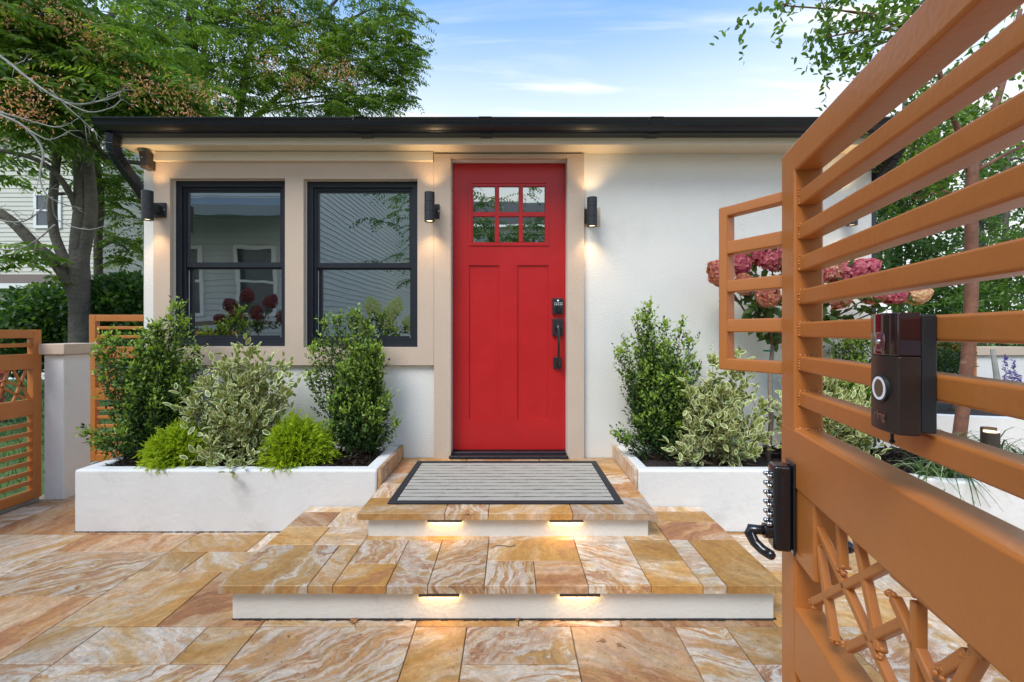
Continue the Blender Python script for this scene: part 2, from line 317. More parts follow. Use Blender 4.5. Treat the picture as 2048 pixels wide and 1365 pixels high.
M_glass_door = glass('door_lite_glass', (.5, .6, .58), .42, 1)

def emis(name, col, s):
    m = bpy.data.materials.new(name); m.use_nodes = True; t = m.node_tree; t.nodes.clear()
    o = N(t, 'ShaderNodeOutputMaterial'); e = N(t, 'ShaderNodeEmission'); e.inputs[0].default_value = (*col, 1); e.inputs[1].default_value = s; L(t, e.outputs[0], o.inputs[0]); return m
M_bulb = emis('warm_lamp_face', (1, .72, .4), 4.0)
M_led = emis('warm_led_strip', (1, .74, .40), 3.2)

# ------------------------------------------------------------------ leaf clouds (numpy)
T_LEAF = (np.array([(0,0,0), (.45,-.5,.12), (1,0,-.05), (.45,.5,.12)]), [(0,1,2), (0,2,3)])
T_OVAL = (np.array([(0,0,0), (.3,-.46,.1), (.72,-.36,.08), (1,0,-.08), (.72,.36,.08), (.3,.46,.1)]), [(0,1,2), (0,2,3), (0,3,4), (0,4,5)])
T_BLADE = (np.array([(0,-.5,0), (0,.5,0), (1,0,0)]), [(0,1,2)])
class Leaves:
    def __init__(s): s.a = []
    def add(s, P, D, Nn, Ln, W, C):
        n = len(P); f = lambda x, k: np.broadcast_to(np.asarray(x, float), (n, k)) if np.ndim(x) < 2 or len(x) != n else np.asarray(x, float)
        s.a.append((np.asarray(P, float), f(D,3), f(Nn,3), np.broadcast_to(np.asarray(Ln, float), (n,)), np.broadcast_to(np.asarray(W, float), (n,)), f(C,3)))
    def arrays(s): return [np.concatenate([x[i] for x in s.a]) for i in range(6)]
    def mesh(s, name, m, tmpl=T_LEAF, mats2=None, M=None):
        P, D, Nn, Ln, W, C = s.arrays(); tv, tf = tmpl; n = len(P); k = len(tv)
        D = D/np.maximum(np.linalg.norm(D, axis=1, keepdims=True), 1e-6)
        S = np.cross(Nn, D); S /= np.maximum(np.linalg.norm(S, axis=1, keepdims=True), 1e-6); U = np.cross(D, S)
        V = (P[:,None] + D[:,None]*(Ln[:,None,None]*tv[None,:,0:1]) + S[:,None]*(W[:,None,None]*tv[None,:,1:2]) + U[:,None]*(Ln[:,None,None]*.6*tv[None,:,2:3])).reshape(-1, 3)
        if M is not None: V = V @ np.array(M.to_3x3()).T + np.array(M.translation)
        F = (np.array(tf)[None] + (np.arange(n)*k)[:,None,None]).reshape(-1, 3)
        me = bpy.data.meshes.new(name); me.vertices.add(len(V)); me.vertices.foreach_set('co', V.ravel().astype(np.float32))
        me.loops.add(F.size); me.loops.foreach_set('vertex_index', F.ravel().astype(np.int32))
        me.polygons.add(len(F)); me.polygons.foreach_set('loop_start', np.arange(0, F.size, 3, dtype=np.int32)); me.polygons.foreach_set('loop_total', np.full(len(F), 3, np.int32))
        for mm in (m if isinstance(m, list) else [m]): me.materials.append(mm)
        if mats2 is not None: me.polygons.foreach_set('material_index', np.tile(np.array(mats2, np.int32), n))
        ca = me.color_attributes.new('leafcol', 'FLOAT_COLOR', 'POINT')
        ca.data.foreach_set('color', np.concatenate([np.repeat(C, k, axis=0), np.ones((n*k, 1))], axis=1).ravel().astype(np.float32))
        me.update(); me.validate(); return me
def leaf_obj(name, lv, m, parent, tmpl=T_LEAF, mats2=None, stuff=True):
    o = bpy.data.objects.new(name, lv.mesh(name, m, tmpl, mats2, ROOT[parent] if parent else None)); COL.objects.link(o)
    if parent: o.parent = parent; ROOT[o] = ROOT[parent]
    if stuff: o['kind'] = 'stuff'
    return o
def unit(v): return v/np.maximum(np.linalg.norm(v, axis=-1, keepdims=True), 1e-9)
def rnd(n, s=1.0): return RNG.normal(0, s, (n, 3))
def cmix(a, b, t): t = np.asarray(t)[:, None]; return np.array(a)*(1-t) + np.array(b)*t
M_leaf = leaf_mat('tree_leaf', .42, .5); M_gloss = leaf_mat('glossy_shrub_leaf', .38, .25, .3); M_soft = leaf_mat('soft_leaf', .6, .35, .3)
M_petal = leaf_mat('flower_petal', .6, .4, .2)

# ------------------------------------------------------------------ ground, patio tiles
g = MB(); g.add([(-400,-400,-.05),(400,-400,-.05),(400,400,-.05),(-400,400,-.05)], [(0,1,2,3)])
struct('ground', g, M_lawn)
g = MB(); g.box(-3.36, 5.2, -.6, 4.6, -.045, -.012)
patio = struct('patio', g, M_grout)
g = MB(); g.box(-30, 30, -3.6, -1.4, -.04, -.005); struct('sidewalk', g, M_concrete)

TM = {}
def tile(parent, x0, x1, y0, y1, z, t=.03, kind='g', gap=.0034):
    w, d = x1-x0-gap, y1-y0-gap
    key = (round(w,3), round(d,3), t, kind)
    if key not in TM:
        b = MB(); c = .0022
        hw, hd = w/2, d/2
        vv = [(-hw,-hd,-t),(hw,-hd,-t),(hw,hd,-t),(-hw,hd,-t),(-hw,-hd,-c),(hw,-hd,-c),(hw,hd,-c),(-hw,hd,-c),(-hw+c,-hd+c,0),(hw-c,-hd+c,0),(hw-c,hd-c,0),(-hw+c,hd-c,0)]
        b.add(vv, [(0,3,2,1),(8,9,10,11)]+[(i,(i+1)%4,4+(i+1)%4,4+i) for i in range(4)]+[(4+i,4+(i+1)%4,8+(i+1)%4,8+i) for i in range(4)])
        TM[key] = meshify('paving_tile', b, TILES[kind])
    o = bpy.data.objects.new('paving_tile', TM[key]); COL.objects.link(o)
    o.location = ((x0+x1)/2, (y0+y1)/2, z + random.uniform(-.0012, .0006)); o.rotation_euler = (random.uniform(-.002,.002), random.uniform(-.002,.002), 0)
    o.parent = parent
    return o

# French pattern on a 20 cm grid
GX, GY, GS = -.985, 1.79, .2035
occ = set()
def put(i, j, w, h, kind):
    x0, y0 = GX+i*GS, GY+j*GS
    for a in range(w):
        for b in range(h): occ.add((i+a, j+b))
    X1, Y1 = x0+w*GS, y0+h*GS
    if -1.12 < x0 and X1 < 1.06 and y0 > 1.83 and Y1 < 2.6: return       # under the steps
    tile(patio, x0, X1, y0, Y1, 0.0, .02, kind)
for a in ((0,-2,3,2,'v'), (0,-3,2,1,'g'), (3,-2,1,2,'g'), (4,-1,2,1,'m'), (4,-3,2,2,'v'), (6,-2,2,2,'r'), (6,-3,1,1,'g'), (8,-2,1,2,'v'), (9,-1,2,1,'g'), (9,-2,2,1,'m'), (-1,-1,1,1,'g'), (-3,-1,2,1,'c'),
          (-3,-3,3,2,'v'), (-2,0,2,2,'r'), (-4,0,2,2,'g'), (-7,1,3,2,'v'), (-4,2,1,1,'g'), (-3,2,2,1,'c'), (-7,3,3,1,'r'), (-4,3,2,1,'g'), (-2,3,1,1,'c'), (-1,2,1,2,'c'), (-6,-1,2,2,'r'),
          (-7,0,1,1,'g'), (-7,-2,1,2,'v'), (-5,-2,2,1,'v'), (-10,0,3,2,'v'), (-10,2,3,2,'c'), (-9,-2,2,2,'v'), (-7,4,2,2,'r'), (-10,4,3,2,'r'), (-10,6,2,1,'c'), (-8,6,3,2,'r')):
    put(*a)
sizes = [(3,2)]*4 + [(2,3)]*2 + [(2,2)]*5 + [(2,1)]*3 + [(1,2)]*3 + [(1,1)]*2
for j in range(-12, 14):
    for i in range(-11, 30):
        if (i, j) in occ: continue
        opts = [s for s in random.sample(sizes, len(sizes)) if all((i+a, j+b) not in occ and i+a < 30 and j+b < 14 for a in range(s[0]) for b in range(s[1]))]
        w, h = opts[0] if opts else (1, 1)
        put(i, j, w, h, random.choice('gvvvrcccmm'))

# ------------------------------------------------------------------ lower and upper entrance steps
ZL, ZU, TT = .153, .278, .032
low = thing('lower_step', None, None, (0, 1.8, 0), kind='structure')
b = MB(); b.box(-1.12, 1.06, 1.832, 2.615, -.03, ZL-TT); struct('riser', b, M_riser, low, bev=.004)
fx = [-1.159, -.804, -.705, -.4925, -.328, -.104, .101, .3085, .557, .7625, .857, 1.09]
F = 1.80
lay = [(fx[0],fx[1],F,2.149,'m'), (fx[1],fx[2],F,2.149,'g'), (fx[2],fx[3],F,1.975,'g'), (fx[2],fx[3],1.975,2.2,'v'), (fx[3],fx[4],F,2.2,'m'), (fx[4],fx[5],F,2.2,'v'), (fx[5],fx[6],F,2.0,'v'), (fx[6],fx[7],F,2.0,'r'),
       (fx[5],fx[7],2.0,2.2,'g'), (fx[7],fx[8],F,2.15,'v'), (fx[8],fx[9],F,2.0,'g'), (fx[8],fx[9],2.0,2.2,'g'), (fx[9],fx[10],F,2.2,'c'), (fx[10],fx[11],F,2.2,'g'), (fx[7],fx[8],2.15,2.35,'c'),
       (fx[0],-.93,2.149,2.35,'g'), (-.93,fx[2],2.149,2.35,'c'), (fx[0],-.95,2.35,2.54,'r'), (-.95,fx[2],2.35,2.54,'c'), (fx[0],fx[2],2.54,2.62,'c'), (fx[2],fx[5],2.2,2.35,'g'), (fx[5],fx[7],2.2,2.35,'c'),
       (fx[8],.76,2.2,2.41,'g'), (.76,fx[11],2.2,2.41,'r'), (.70,fx[11],2.41,2.55,'g'), (.70,fx[11],2.55,2.62,'c')]
for a in lay: tile(low, *a[:4], ZL, TT, a[4], .003).location.y -= 1.8
for c in low.children:
    if c.name.startswith('paving'): pass

upp = thing('upper_step', None, None, (0, 2.2, 0), kind='structure')
b = MB(); b.box(-.70, .678, 2.238, 3.185, .1, ZU-TT); struct('riser', b, M_riser, upp, bev=.004)
ux = [-.745, -.32, -.108, .303, .712]
for k, (a, c, kd) in enumerate(zip(ux, ux[1:], 'gvgc')): tile(upp, a, c, 2.205, 2.42, ZU, TT, kd, .003).location.y -= 2.2
rows = [(2.42, 2.64, [-.745, -.52, 0, .5, .712], 'vggr'), (2.64, 2.84, [-.745, -.5, 0, .45, .712], 'cgcv'), (2.84, 3.05, [-.745, -.55, 0, .5, .712], 'rgcg'), (3.05, 3.182, [-.745, -.3, .2, .712], 'grg')]
for y0, y1, xs, kd in rows:
    for a, c, kk in zip(xs, xs[1:], kd): tile(upp, a, c, y0, y1, ZU, TT, kk, .003).location.y -= 2.2
b = MB(); b.box(-.768, -.747, 2.635, 3.183, .2, .368); struct('edging_tile', b, T_GOLD, upp, bev=.002)
b = MB(); b.box(.714, .735, 2.635, 3.183, .2, .368); struct('edging_tile', b, T_CREAM, upp, bev=.002)

# ------------------------------------------------------------------ planters
def planter(name, label, pts_out, wall, top, mulch_label):
    """pts_out: outline (counter-clockwise), walls of given thickness, mulch inside"""
    n = len(pts_out); P = [Vector((*p, 0)) for p in pts_out]; inn = []
    for i in range(n):
        a, p, c = P[i-1], P[i], P[(i+1) % n]
        d1 = (p-a).normalized(); d2 = (c-p).normalized(); n1 = Vector((-d1.y, d1.x, 0)); n2 = Vector((-d2.y, d2.x, 0))
        m = (n1+n2).normalized(); inn.append(p + m*wall/max(.3, m.dot(n1)))
    root = thing(name, label, 'planter', P[0])
    b = MB(); zb = top-.10
    vv = [(*p.xy, -.02) for p in P]+[(*p.xy, top) for p in P]+[(*p.xy, top) for p in inn]+[(*p.xy, zb) for p in inn]
    ff = []
    for i in range(n):
        j = (i+1) % n; ff += [(i, j, n+j, n+i), (n+i, n+j, 2*n+j, 2*n+i), (2*n+i, 2*n+j, 3*n+j, 3*n+i)]
    b.add(vv, ff); o = obj('planter_wall', b, M_plant, root, bev=.016, seg=3)
    # mulch bed with chips
    m = MB(); m.add([(*p.xy, zb+.065) for p in inn], [tuple(range(n))]); bed = obj('mulch_bed', m, M_mulch, root)
    return root, inn, zb+.065
def chips(parent, inn, z, n, mound):
    xs = [p.x for p in inn]; ys = [p.y for p in inn]; lv = Leaves()
    X = RNG.uniform(min(xs), max(xs), n*2); Y = RNG.uniform(min(ys), max(ys), n*2); keep = np.ones(n*2, bool)
    k = len(inn)
    for i in range(k):
        a, c = inn[i], inn[(i+1) % k]; keep &= ((c.x-a.x)*(Y-a.y)-(c.y-a.y)*(X-a.x)) > .012*np.hypot(c.x-a.x, c.y-a.y)
    X, Y = X[keep][:n], Y[keep][:n]; Z = z + mound(X, Y) + RNG.uniform(0, .016, len(X))
    P = np.stack([X, Y, Z], 1); D = rnd(len(X)); D[:, 2] *= .25
    Nn = rnd(len(X), .35)+np.array([0, 0, 1]); g = RNG.uniform(.5, 1.6, len(X)); C = np.stack([.03*g, .021*g, .017*g], 1)
    pale = RNG.random(len(X)) < .03; C[pale] = np.array([.20, .13, .08])*RNG.uniform(.6, 1.3, (pale.sum(), 1))
    lv.add(P, D, Nn, RNG.uniform(.015, .06, len(X)), RNG.uniform(.006, .018, len(X)), C)
    leaf_obj('mulch_chips', lv, M_soft, parent)
pl, inn, zm = planter('stucco_planter', 'long white stucco planter below the two black windows', [(-.772,2.63), (-.772,3.185), (-2.525,3.185), (-2.525,2.63)], .085, .36, '')
chips(pl, inn, zm, 5000, lambda x, y: .035*np.clip(1-np.abs(y-2.95)/.3, 0, 1))
pr, inn2, zm2 = planter('stucco_planter', 'white stucco planter right of the doormat under the hydrangea', [(.738,2.63), (2.05,2.63), (2.36,2.42), (3.3,2.42), (3.3,3.0), (2.75,3.185), (.738,3.185)], .075, .36, '')
chips(pr, inn2, zm2, 6500, lambda x, y: .05*np.clip(1-np.abs(y-2.98)/.28, 0, 1))

# ------------------------------------------------------------------ house
YW, YT, YD = 3.19, 3.16, 3.25
XL, XR = -2.57, 2.53
W1 = (-2.365, -1.566, 1.055, 2.224); W2 = (-1.4376, -.646, 1.050, 2.220); DH = (-.415, .394, .26, 2.363)
house = thing('house', 'small white stucco house with tan trim, red door and black gutter', 'house', (0, YW, 0))
b = MB(); b.plate(XL, XR, -.03, 2.52, YW, YW+.2, [W1, W2, DH]); b.box(XL, XL+.15, YW+.2, 8.5, -.03, 2.52); b.box(XR-.15, XR, YW+.2, 8.5, -.03, 2.52); b.box(XL, XR, 8.5, 8.65, -.03, 2.52)
obj('wall', b, M_white, house)
b = MB(); b.plate(-2.48, -.533, .926, 2.337, YT, YW+.004, [W1, W2]); obj('window_surround', b, M_tan, house, bev=.004)
b = MB(); b.plate(-.531, .5105, ZU-.02, 2.392, YT-.003, YW+.004, [(DH[0], DH[1], 0, DH[3])]); obj('door_surround', b, M_tan, house, bev=.004)
b = MB(); b.box(-2.48, -.535, 3.135, YW+.01, 2.337, 2.402); obj('frieze_board', b, M_cream, house, bev=.004)
b = MB(); b.box(-2.62, 2.60, 3.05, YW-.002, 2.405, 2.425); obj('soffit', b, M_cream, house)
b = MB(); b.box(-2.622, 2.602, 3.03, 3.048, 2.403, 2.53); obj('fascia', b, M_cream, house, bev=.003)
# low roof
b = MB(); b.add([(-2.70,2.93,2.532),(2.68,2.93,2.532),(2.68,6,3.2),(-2.70,6,3.2),(-2.70,9,2.532),(2.68,9,2.532), (-2.70,2.93,2.518),(2.68,2.93,2.518),(2.68,9,2.518),(-2.70,9,2.518)],
    [(0,1,2,3),(3,2,5,4),(0,6,7,1),(4,5,8,9),(0,3,4,9,6),(1,7,8,5,2)]); obj('roof', b, M_shingle, house)
# K-style gutter: profile swept along X
prof = [(2.882,2.515),(2.890,2.515),(2.895,2.505),(2.899,2.500),(2.905,2.482),(2.925,2.470),(2.940,2.462),(2.958,2.4605),(2.966,2.4605),(2.966,2.449),(3.027,2.449),(3.027,2.515),(3.022,2.515),(3.022,2.455),(2.97,2.455),(2.95,2.467),(2.912,2.488),(2.896,2.508),(2.882,2.520)]
def sweep_x(b, pr, x0, x1, grow=0.0):
    cy = sum(p[0] for p in pr)/len(pr); cz = sum(p[1] for p in pr)/len(pr); k = len(pr)
    pr = [(y+(y-cy)*grow, z+(z-cz)*grow) for y, z in pr]
    vv = [(x0, y, z) for y, z in pr]+[(x1, y, z) for y, z in pr]
    b.add(vv, [(i, (i+1) % k, k+(i+1) % k, k+i) for i in range(k)] + [tuple(range(k-1,-1,-1)), tuple(range(k, 2*k))])
b = MB(); sweep_x(b, prof, -2.665, 2.64); gut = obj('gutter', b, M_black, house)
b = MB(); b.add([(-2.667,y,z) for y, z in prof[:12]]+[(-2.655,y,z) for y, z in prof[:12]], [tuple(range(11,-1,-1)), tuple(range(12,24))]+[(i,(i+1)%12,12+(i+1)%12,12+i) for i in range(12)]); obj('end_cap', b, M_black, gut)
for xx in (-.95, -.16, .93):
    b = MB(); sweep_x(b, prof[:12], xx-.04, xx+.04, .12); obj('gutter_joint', b, M_black, gut)
    for q in (-.05, .055): b = MB(); b.ball((xx+q, 2.889, 2.509), .004, 6, 4); obj('rivet', b, M_silver, gut)
for k in range(3): b = MB(); b.bar((-2.0+k*1.9, 2.89, 2.514), (-2.0+k*1.9, 3.02, 2.514), .02, .004); obj('gutter_hanger', b, M_black, gut)
# downspouts
def downspout(pts, x_rib):
    b = MB(); 
    up = Vector((0,0,1))
    for i in range(len(pts)-1):
        a, c = Vector(pts[i]), Vector(pts[i+1]); d = (c-a).normalized()
        b.bar(a-d*.004, c+d*.004, .052, .068, up=(0,1,.001) if abs(d.z) > .5 else (0,.6,.8))
    o = obj('downspout', b, M_black, house, bev=.006)
    r = MB()
    for i in range(len(pts)-1):
        a, c = Vector(pts[i]), Vector(pts[i+1]); n = max(2, int((c-a).length/.022))
        if i < x_rib:
            for k in range(n):
                p = a.lerp(c, (k+.5)/n); d = (c-a).normalized(); r.bar(p-d*.003, p+d*.003, .058, .074, up=(0,1,.001) if abs(d.z) > .5 else (0,.6,.8))
    obj('elbow_rib', r, M_black, o)
    return o
downspout([(-2.605,2.985,2.452),(-2.612,2.988,2.40),(-2.618,3.005,2.355),(-2.622,3.04,2.315),(-2.622,3.085,2.275),(-2.622,3.29,2.11),(-2.622,3.31,2.06),(-2.622,3.315,.05)], 4)
downspout([(2.575,3.0,2.452),(2.575,3.02,2.39),(2.575,3.06,2.33),(2.572,3.2,2.25),(2.57,3.26,2.18),(2.57,3.26,.05)], 3)

def ring(b, x0, x1, z0, z1, y0, y1, w):
    b.plate(x0, x1, z0, z1, y0, y1, [(x0+w, x1-w, z0+w, z1-w)])
def window(hole, zmid, nm_label):
    x0, x1, z0, z1 = hole[0]+.002, hole[1]-.002, hole[2]+.002, hole[3]-.002
    b = MB(); ring(b, x0, x1, z0, z1, 3.215, 3.33, .040); b.plate(x0+.02, x1-.02, z0+.02, z1-.02, 3.232, 3.30, [(x0+.058, x1-.058, z0+.058, z1-.058)])
    fr = obj('window', b, M_frame, house, bev=.003, label=nm_label)
    # upper sash outermost, lower sash set back
    xs0, xs1 = x0+.050, x1-.050
    b = MB(); b.plate(xs0, xs1, zmid-.012, z1-.050, 3.240, 3.262, [(xs0+.022, xs1-.022, zmid+.022, z1-.070)]); obj('upper_sash', b, M_frame, fr, bev=.002)
    b = MB(); b.plate(xs0, xs1, z0+.044, zmid+.010, 3.265, 3.290, [(xs0+.034, xs1-.022, z0+.075, zmid-.022)]); obj('lower_sash', b, M_frame, fr, bev=.002)
    b = MB(); b.box(xs0+.018, xs1-.018, 3.250, 3.255, zmid+.018, z1-.066); obj('pane', b, M_glass, fr)
    b = MB(); b.box(xs0+.030, xs1-.018, 3.276, 3.281, z0+.070, zmid-.018); obj('pane', b, M_glass, fr)
    b = MB(); b.box(xs0+.006, xs0+.011, 3.262, 3.266, z0+.09, zmid-.03); obj('sash_track', b, M_trimw, fr)
    b = MB(); b.box(xs1-.018, xs1-.010, 3.236, 3.244, z0+.062, z0+.078); obj('sash_clip', b, M_silver, fr)
    b = MB(); zz = z0+.06
    while zz < z1-.06:          # closed blind behind the glass
        b.box(x0+.07, x1-.07, 3.405, 3.409, zz, zz+.026); zz += .028
    obj('window_blind', b, M_blind, fr)
M_blind = mat('dim_blind', (.22, .22, .21), .8)
window(W1, az(532, 3.25), None); window(W2, az(533, 3.25), None)
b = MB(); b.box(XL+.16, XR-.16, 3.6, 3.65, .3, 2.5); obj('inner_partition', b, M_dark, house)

# door
dl, dr, db, dt = DH[0]+.004, DH[1]-.004, .317, DH[3]-.004
def dx(p): return ax(p, YD)
def dz(p): return az(p, YD)
lites = (dx(946), dx(1089.5), dz(485), dz(373)); p1 = (dx(938), dx(998), dz(839), dz(531)); p2 = (dx(1034.5), dx(1096.5), dz(839), dz(531))
b = MB(); b.plate(dl, dr, db, dt, YD, YD+.045, [lites, p1, p2]); 
for p in (p1, p2): b.plate(p[0], p[1], p[2], p[3], YD+.010, YD+.04)
door = obj('door', b, M_red, house, bev=.002)
b = MB(); ring(b, dx(938), dx(1097), dz(492), dz(362), YD-.007, YD+.001, .019); obj('lite_moulding', b, M_red, door, bev=.003)
lw, lh = lites[1]-lites[0], lites[3]-lites[2]; mw = .030
for k in (1, 2):
    xx = lites[0]+lw*k/3; b = MB(); b.box(xx-mw/2, xx+mw/2, YD-.004, YD+.03, lites[2], lites[3]); obj('muntin', b, M_red, door, bev=.003)
b = MB(); zz = (lites[2]+lites[3])/2; 
for k in range(3): b.box(lites[0]+lw*k/3+(mw/2 if k else 0), lites[0]+lw*(k+1)/3-(mw/2 if k < 2 else 0), YD-.003, YD+.029, zz-mw/2, zz+mw/2)
obj('muntin', b, M_red, door)
for k in range(3):
    for j in range(2):
        a = lites[0]+lw*k/3+(mw/2 if k else 0); c = lites[0]+lw*(k+1)/3-(mw/2 if k < 2 else 0); e = lites[2]+lh*j/2+(mw/2 if j else 0); f = lites[2]+lh*(j+1)/2-(mw/2 if j < 1 else 0)
        b = MB(); b.box(a+.001, c-.001, YD+.014, YD+.019, e+.001, f-.001); obj('pane', b, M_glass_door, door)
YH = YD
def hx(p): return ax(p, YH-.02)
def hz(p): return az(p, YH-.02)
b = MB(); b.box(hx(1105), hx(1126), YD-.022, YD, hz(628), hz(597)); kp = obj('keypad_deadbolt', b, M_matte, door, bev=.003)
b = MB(); b.cyl((hx(1115.5), YD-.023, hz(619)), .021, -.012, (0,1,0), 18); b.box(hx(1114), hx(1117), YD-.038, YD-.034, hz(625), hz(613)); obj('deadbolt_turn', b, M_lock, door, smooth=False)
b = MB()
for r_ in range(2):
    for c_ in range(5): b.box(hx(1109)+c_*.0123, hx(1109)+c_*.0123+.006, YD-.0235, YD-.022, hz(606.5)-r_*.012-.003, hz(606.5)-r_*.012+.003)
obj('keypad_button', b, mat('keypad_digit', (.5,.55,.6), .4, emit=(.7,.8,.9), estr=.15), door)
b = MB(); b.box(hx(1114.6), hx(1117.2), YD-.0235, YD-.022, hz(602.8), hz(600.2)); obj('keypad_light', b, emis('keypad_led', (.9,.95,1), 1.2), door)
b = MB(); b.box(hx(1105), hx(1126), YD-.02, YD, hz(672), hz(638)); obj('handle_plate', b, M_matte, door, bev=.003)
b = MB(); b.box(hx(1107), hx(1122.5), YD-.018, YD, hz(738), hz(715)); obj('handle_foot', b, M_matte, door, bev=.003)
gy = YD-.06
b = MB(); b.tube([(hx(1115),YD-.02,hz(650)), (hx(1115),gy+.012,hz(650)), (hx(1115.5),gy,hz(658)), (hx(1116.5),gy-.006,hz(690)), (hx(1116.5),gy,hz(722)), (hx(1116),gy+.015,hz(731)), (hx(1115.5),YD-.018,hz(731))], [.011,.011,.010,.0095,.010,.010,.010], 10); b.box(hx(1110.5), hx(1120), YD-.045, YD-.02, hz(659), hz(651)); obj('door_handle', b, M_lock, door, smooth=True)
b = MB(); b.box(DH[0]-.01, DH[1]+.006, 3.135, YD+.05, ZU+.002, ZU+.022); b.box(DH[0]+.002, DH[1]-.002, 3.19, YD+.04, ZU+.022, .312); obj('threshold', b, mat('dark_threshold', (.03,.03,.035), .35, var=.5, vscale=30, metal=.4), house, bev=.004)

# ------------------------------------------------------------------ wall sconces (up and down light), cameras
def lamp(name, kind, loc, direction, energy, parent, size=.03, cone=75, blend=.8, col=(1, .68, .36), sx=None, sy=None):
    ld = bpy.data.lights.new(name, kind); ld.energy = energy; ld.color = col
    if kind == 'SPOT': ld.spot_size = R(cone); ld.spot_blend = blend; ld.shadow_soft_size = size
    if kind == 'AREA': ld.shape = 'RECTANGLE'; ld.size = sx; ld.size_y = sy
    o = bpy.data.objects.new(name, ld); COL.objects.link(o); o.rotation_euler = Vector(direction).to_track_quat('-Z', 'Y').to_euler()
    o.location = ROOT[parent] @ Vector(loc); o.parent = parent; return o
def sconce(px_, z, label, wall_y=YT):
    x = px_; y = wall_y-.105; r = .034; h = .195
    root = thing('wall_sconce', label, 'wall lamp', (x, wall_y, z), group='up and down wall sconces')
    b = MB(); b.box(x-.052, x+.052, wall_y-.018, wall_y-.001, z-.055, z+.045); obj('back_plate', b, M_matte, root, bev=.003)
    b = MB(); b.bar((x, wall_y-.018, z-.005), (x, y+.02, z-.005), .05, .055); obj('lamp_arm', b, M_matte, root, bev=.003)
    b = MB(); n = 24
    prof_ = [(r-.007, -h/2+.012), (r-.005, -h/2), (r, -h/2), (r, -.036), (r-.0016, -.034), (r-.0016, -.032), (r, -.030), (r, .030), (r-.0016, .032), (r-.0016, .034), (r, .036), (r, h/2), (r-.005, h/2), (r-.007, h/2-.012)]
    vv = [(x+rr*math.cos(2*math.pi*j/n), y+rr*math.sin(2*math.pi*j/n), z+zz) for rr, zz in prof_ for j in range(n)]
    b.add(vv, [(i*n+j, i*n+(j+1)%n, (i+1)*n+(j+1)%n, (i+1)*n+j) for i in range(len(prof_)-1) for j in range(n)]); obj('lamp_body', b, M_matte, root)
    for s_ in (-1, 1):
        b = MB(); b.cyl((x, y, z+s_*(h/2-.009)), r-.006, .002, (0,0,1), 20); obj('lamp_lens', b, M_bulb, root)
        lamp('sconce_bulb', 'SPOT', (x, y, z+s_*(h/2+.002)), (0, .16, s_), SCONCE_W, root, .02, 100, .9)
    b = MB(); b.ball((x+.046 if px_ < 0 else x-.046, wall_y-.019, z-.005), .0055, 8, 5); obj('screw', b, M_silver, root)
    return root
SCONCE_W = 2.4
sconce(-2.437, az(412, 3.06), 'black cylinder wall sconce at the left corner of the house')
sconce(-.543, az(415, 3.06), 'black cylinder wall sconce between the right window and the red door')
s3 = sconce(.552, az(423, 3.06), 'black cylinder wall sconce right of the red door, beside its tan frame', YW-.004)
b = MB(); b.box(.493, .628, YW-.006, YW-.0005, az(423,3.06)-.075, az(423,3.06)+.06); obj('mounting_pad', b, M_tan, s3, bev=.003)
s4 = sconce(2.31, az(421, 3.06), 'black cylinder wall sconce at the right house corner behind the gate', YW-.004)
b = MB(); b.box(2.235, 2.385, YW-.006, YW-.0005, az(421,3.06)-.075, az(421,3.06)+.06); obj('mounting_pad', b, M_tan, s4, bev=.003)
M_brown = mat('brown_plastic', (.05, .035, .028), .4)
def seccam(x, y, z, mx, label, m):
    root = thing('security_camera', label, 'camera', (x, y, z), group='security cameras under the eaves')
    b = MB(); n = 16; b.tube([(x, y+.03, z+.075), (x, y+.03, z+.062), (x, y+.02, z+.05)], [.05, .05, .04], 18); obj('camera_hood', b, M_cream, root, smooth=False)
    b = MB(); b.tube([(x, y-.01, z+.058), (x+mx*.008, y-.014, z-.05)], [.045, .034], 4); b.box(x-.028, x+.028, y-.03, y+.045, z-.055, z+.05); obj('camera_body', b, m, root, bev=.008)
    b = MB(); b.plate(x-.02, x+.012, z-.038, z+.035, y-.037, y-.030); obj('lens_window', b, M_lock, root)
    b = MB(); b.ball((x-.005, y-.038, z+.012), .007, 8, 6); obj('lens', b, M_silver, root)
    b = MB(); b.bar((x, y+.03, z-.01), (x, YW, z+.0), .02, .02); obj('camera_arm', b, m, root)
seccam(-2.49, 3.12, az(323, 3.12), 1, 'brown security camera under the left corner of the eaves', M_brown)
seccam(2.42, 3.10, az(330, 3.1)+.01, -1, 'black security camera at the right house corner, behind the gate', M_matte)

# ------------------------------------------------------------------ step lights
def steplight(x0, x1, y, z, label):
    xm = (x0+x1)/2; root = thing('step_light', label, 'step light', (xm, y, z), group='warm strip lights under the step nosings')
    b = MB(); b.box(x0, x1, y-.028, y+.002, z-.0125, z-.0005); obj('light_housing', b, M_brown, root)
    b = MB(); b.box(x0+.006, x1-.006, y-.020, y-.004, z-.0150, z-.0127); obj('led_strip', b, M_led, root)
    lamp('led_glow', 'AREA', (xm, y-.012, z-.0165), (0, .12, -1), LED_W, root, col=(1, .66, .30), sx=x1-x0-.012, sy=.014)
LED_W = .12
steplight(ax(840,1.83), ax(920,1.83), 1.830, ZL-TT, 'glowing strip light under the lower step, left one')
steplight(ax(1118,1.83), ax(1198,1.83), 1.830, ZL-TT, 'glowing strip light under the lower step, right one')
steplight(ax(857,2.236), ax(925,2.236), 2.236, ZU-TT, 'glowing strip light under the upper step, left one below the mat')
steplight(ax(1098,2.236), ax(1165,2.236), 2.236, ZU-TT, 'glowing strip light under the upper step, right one below the mat')

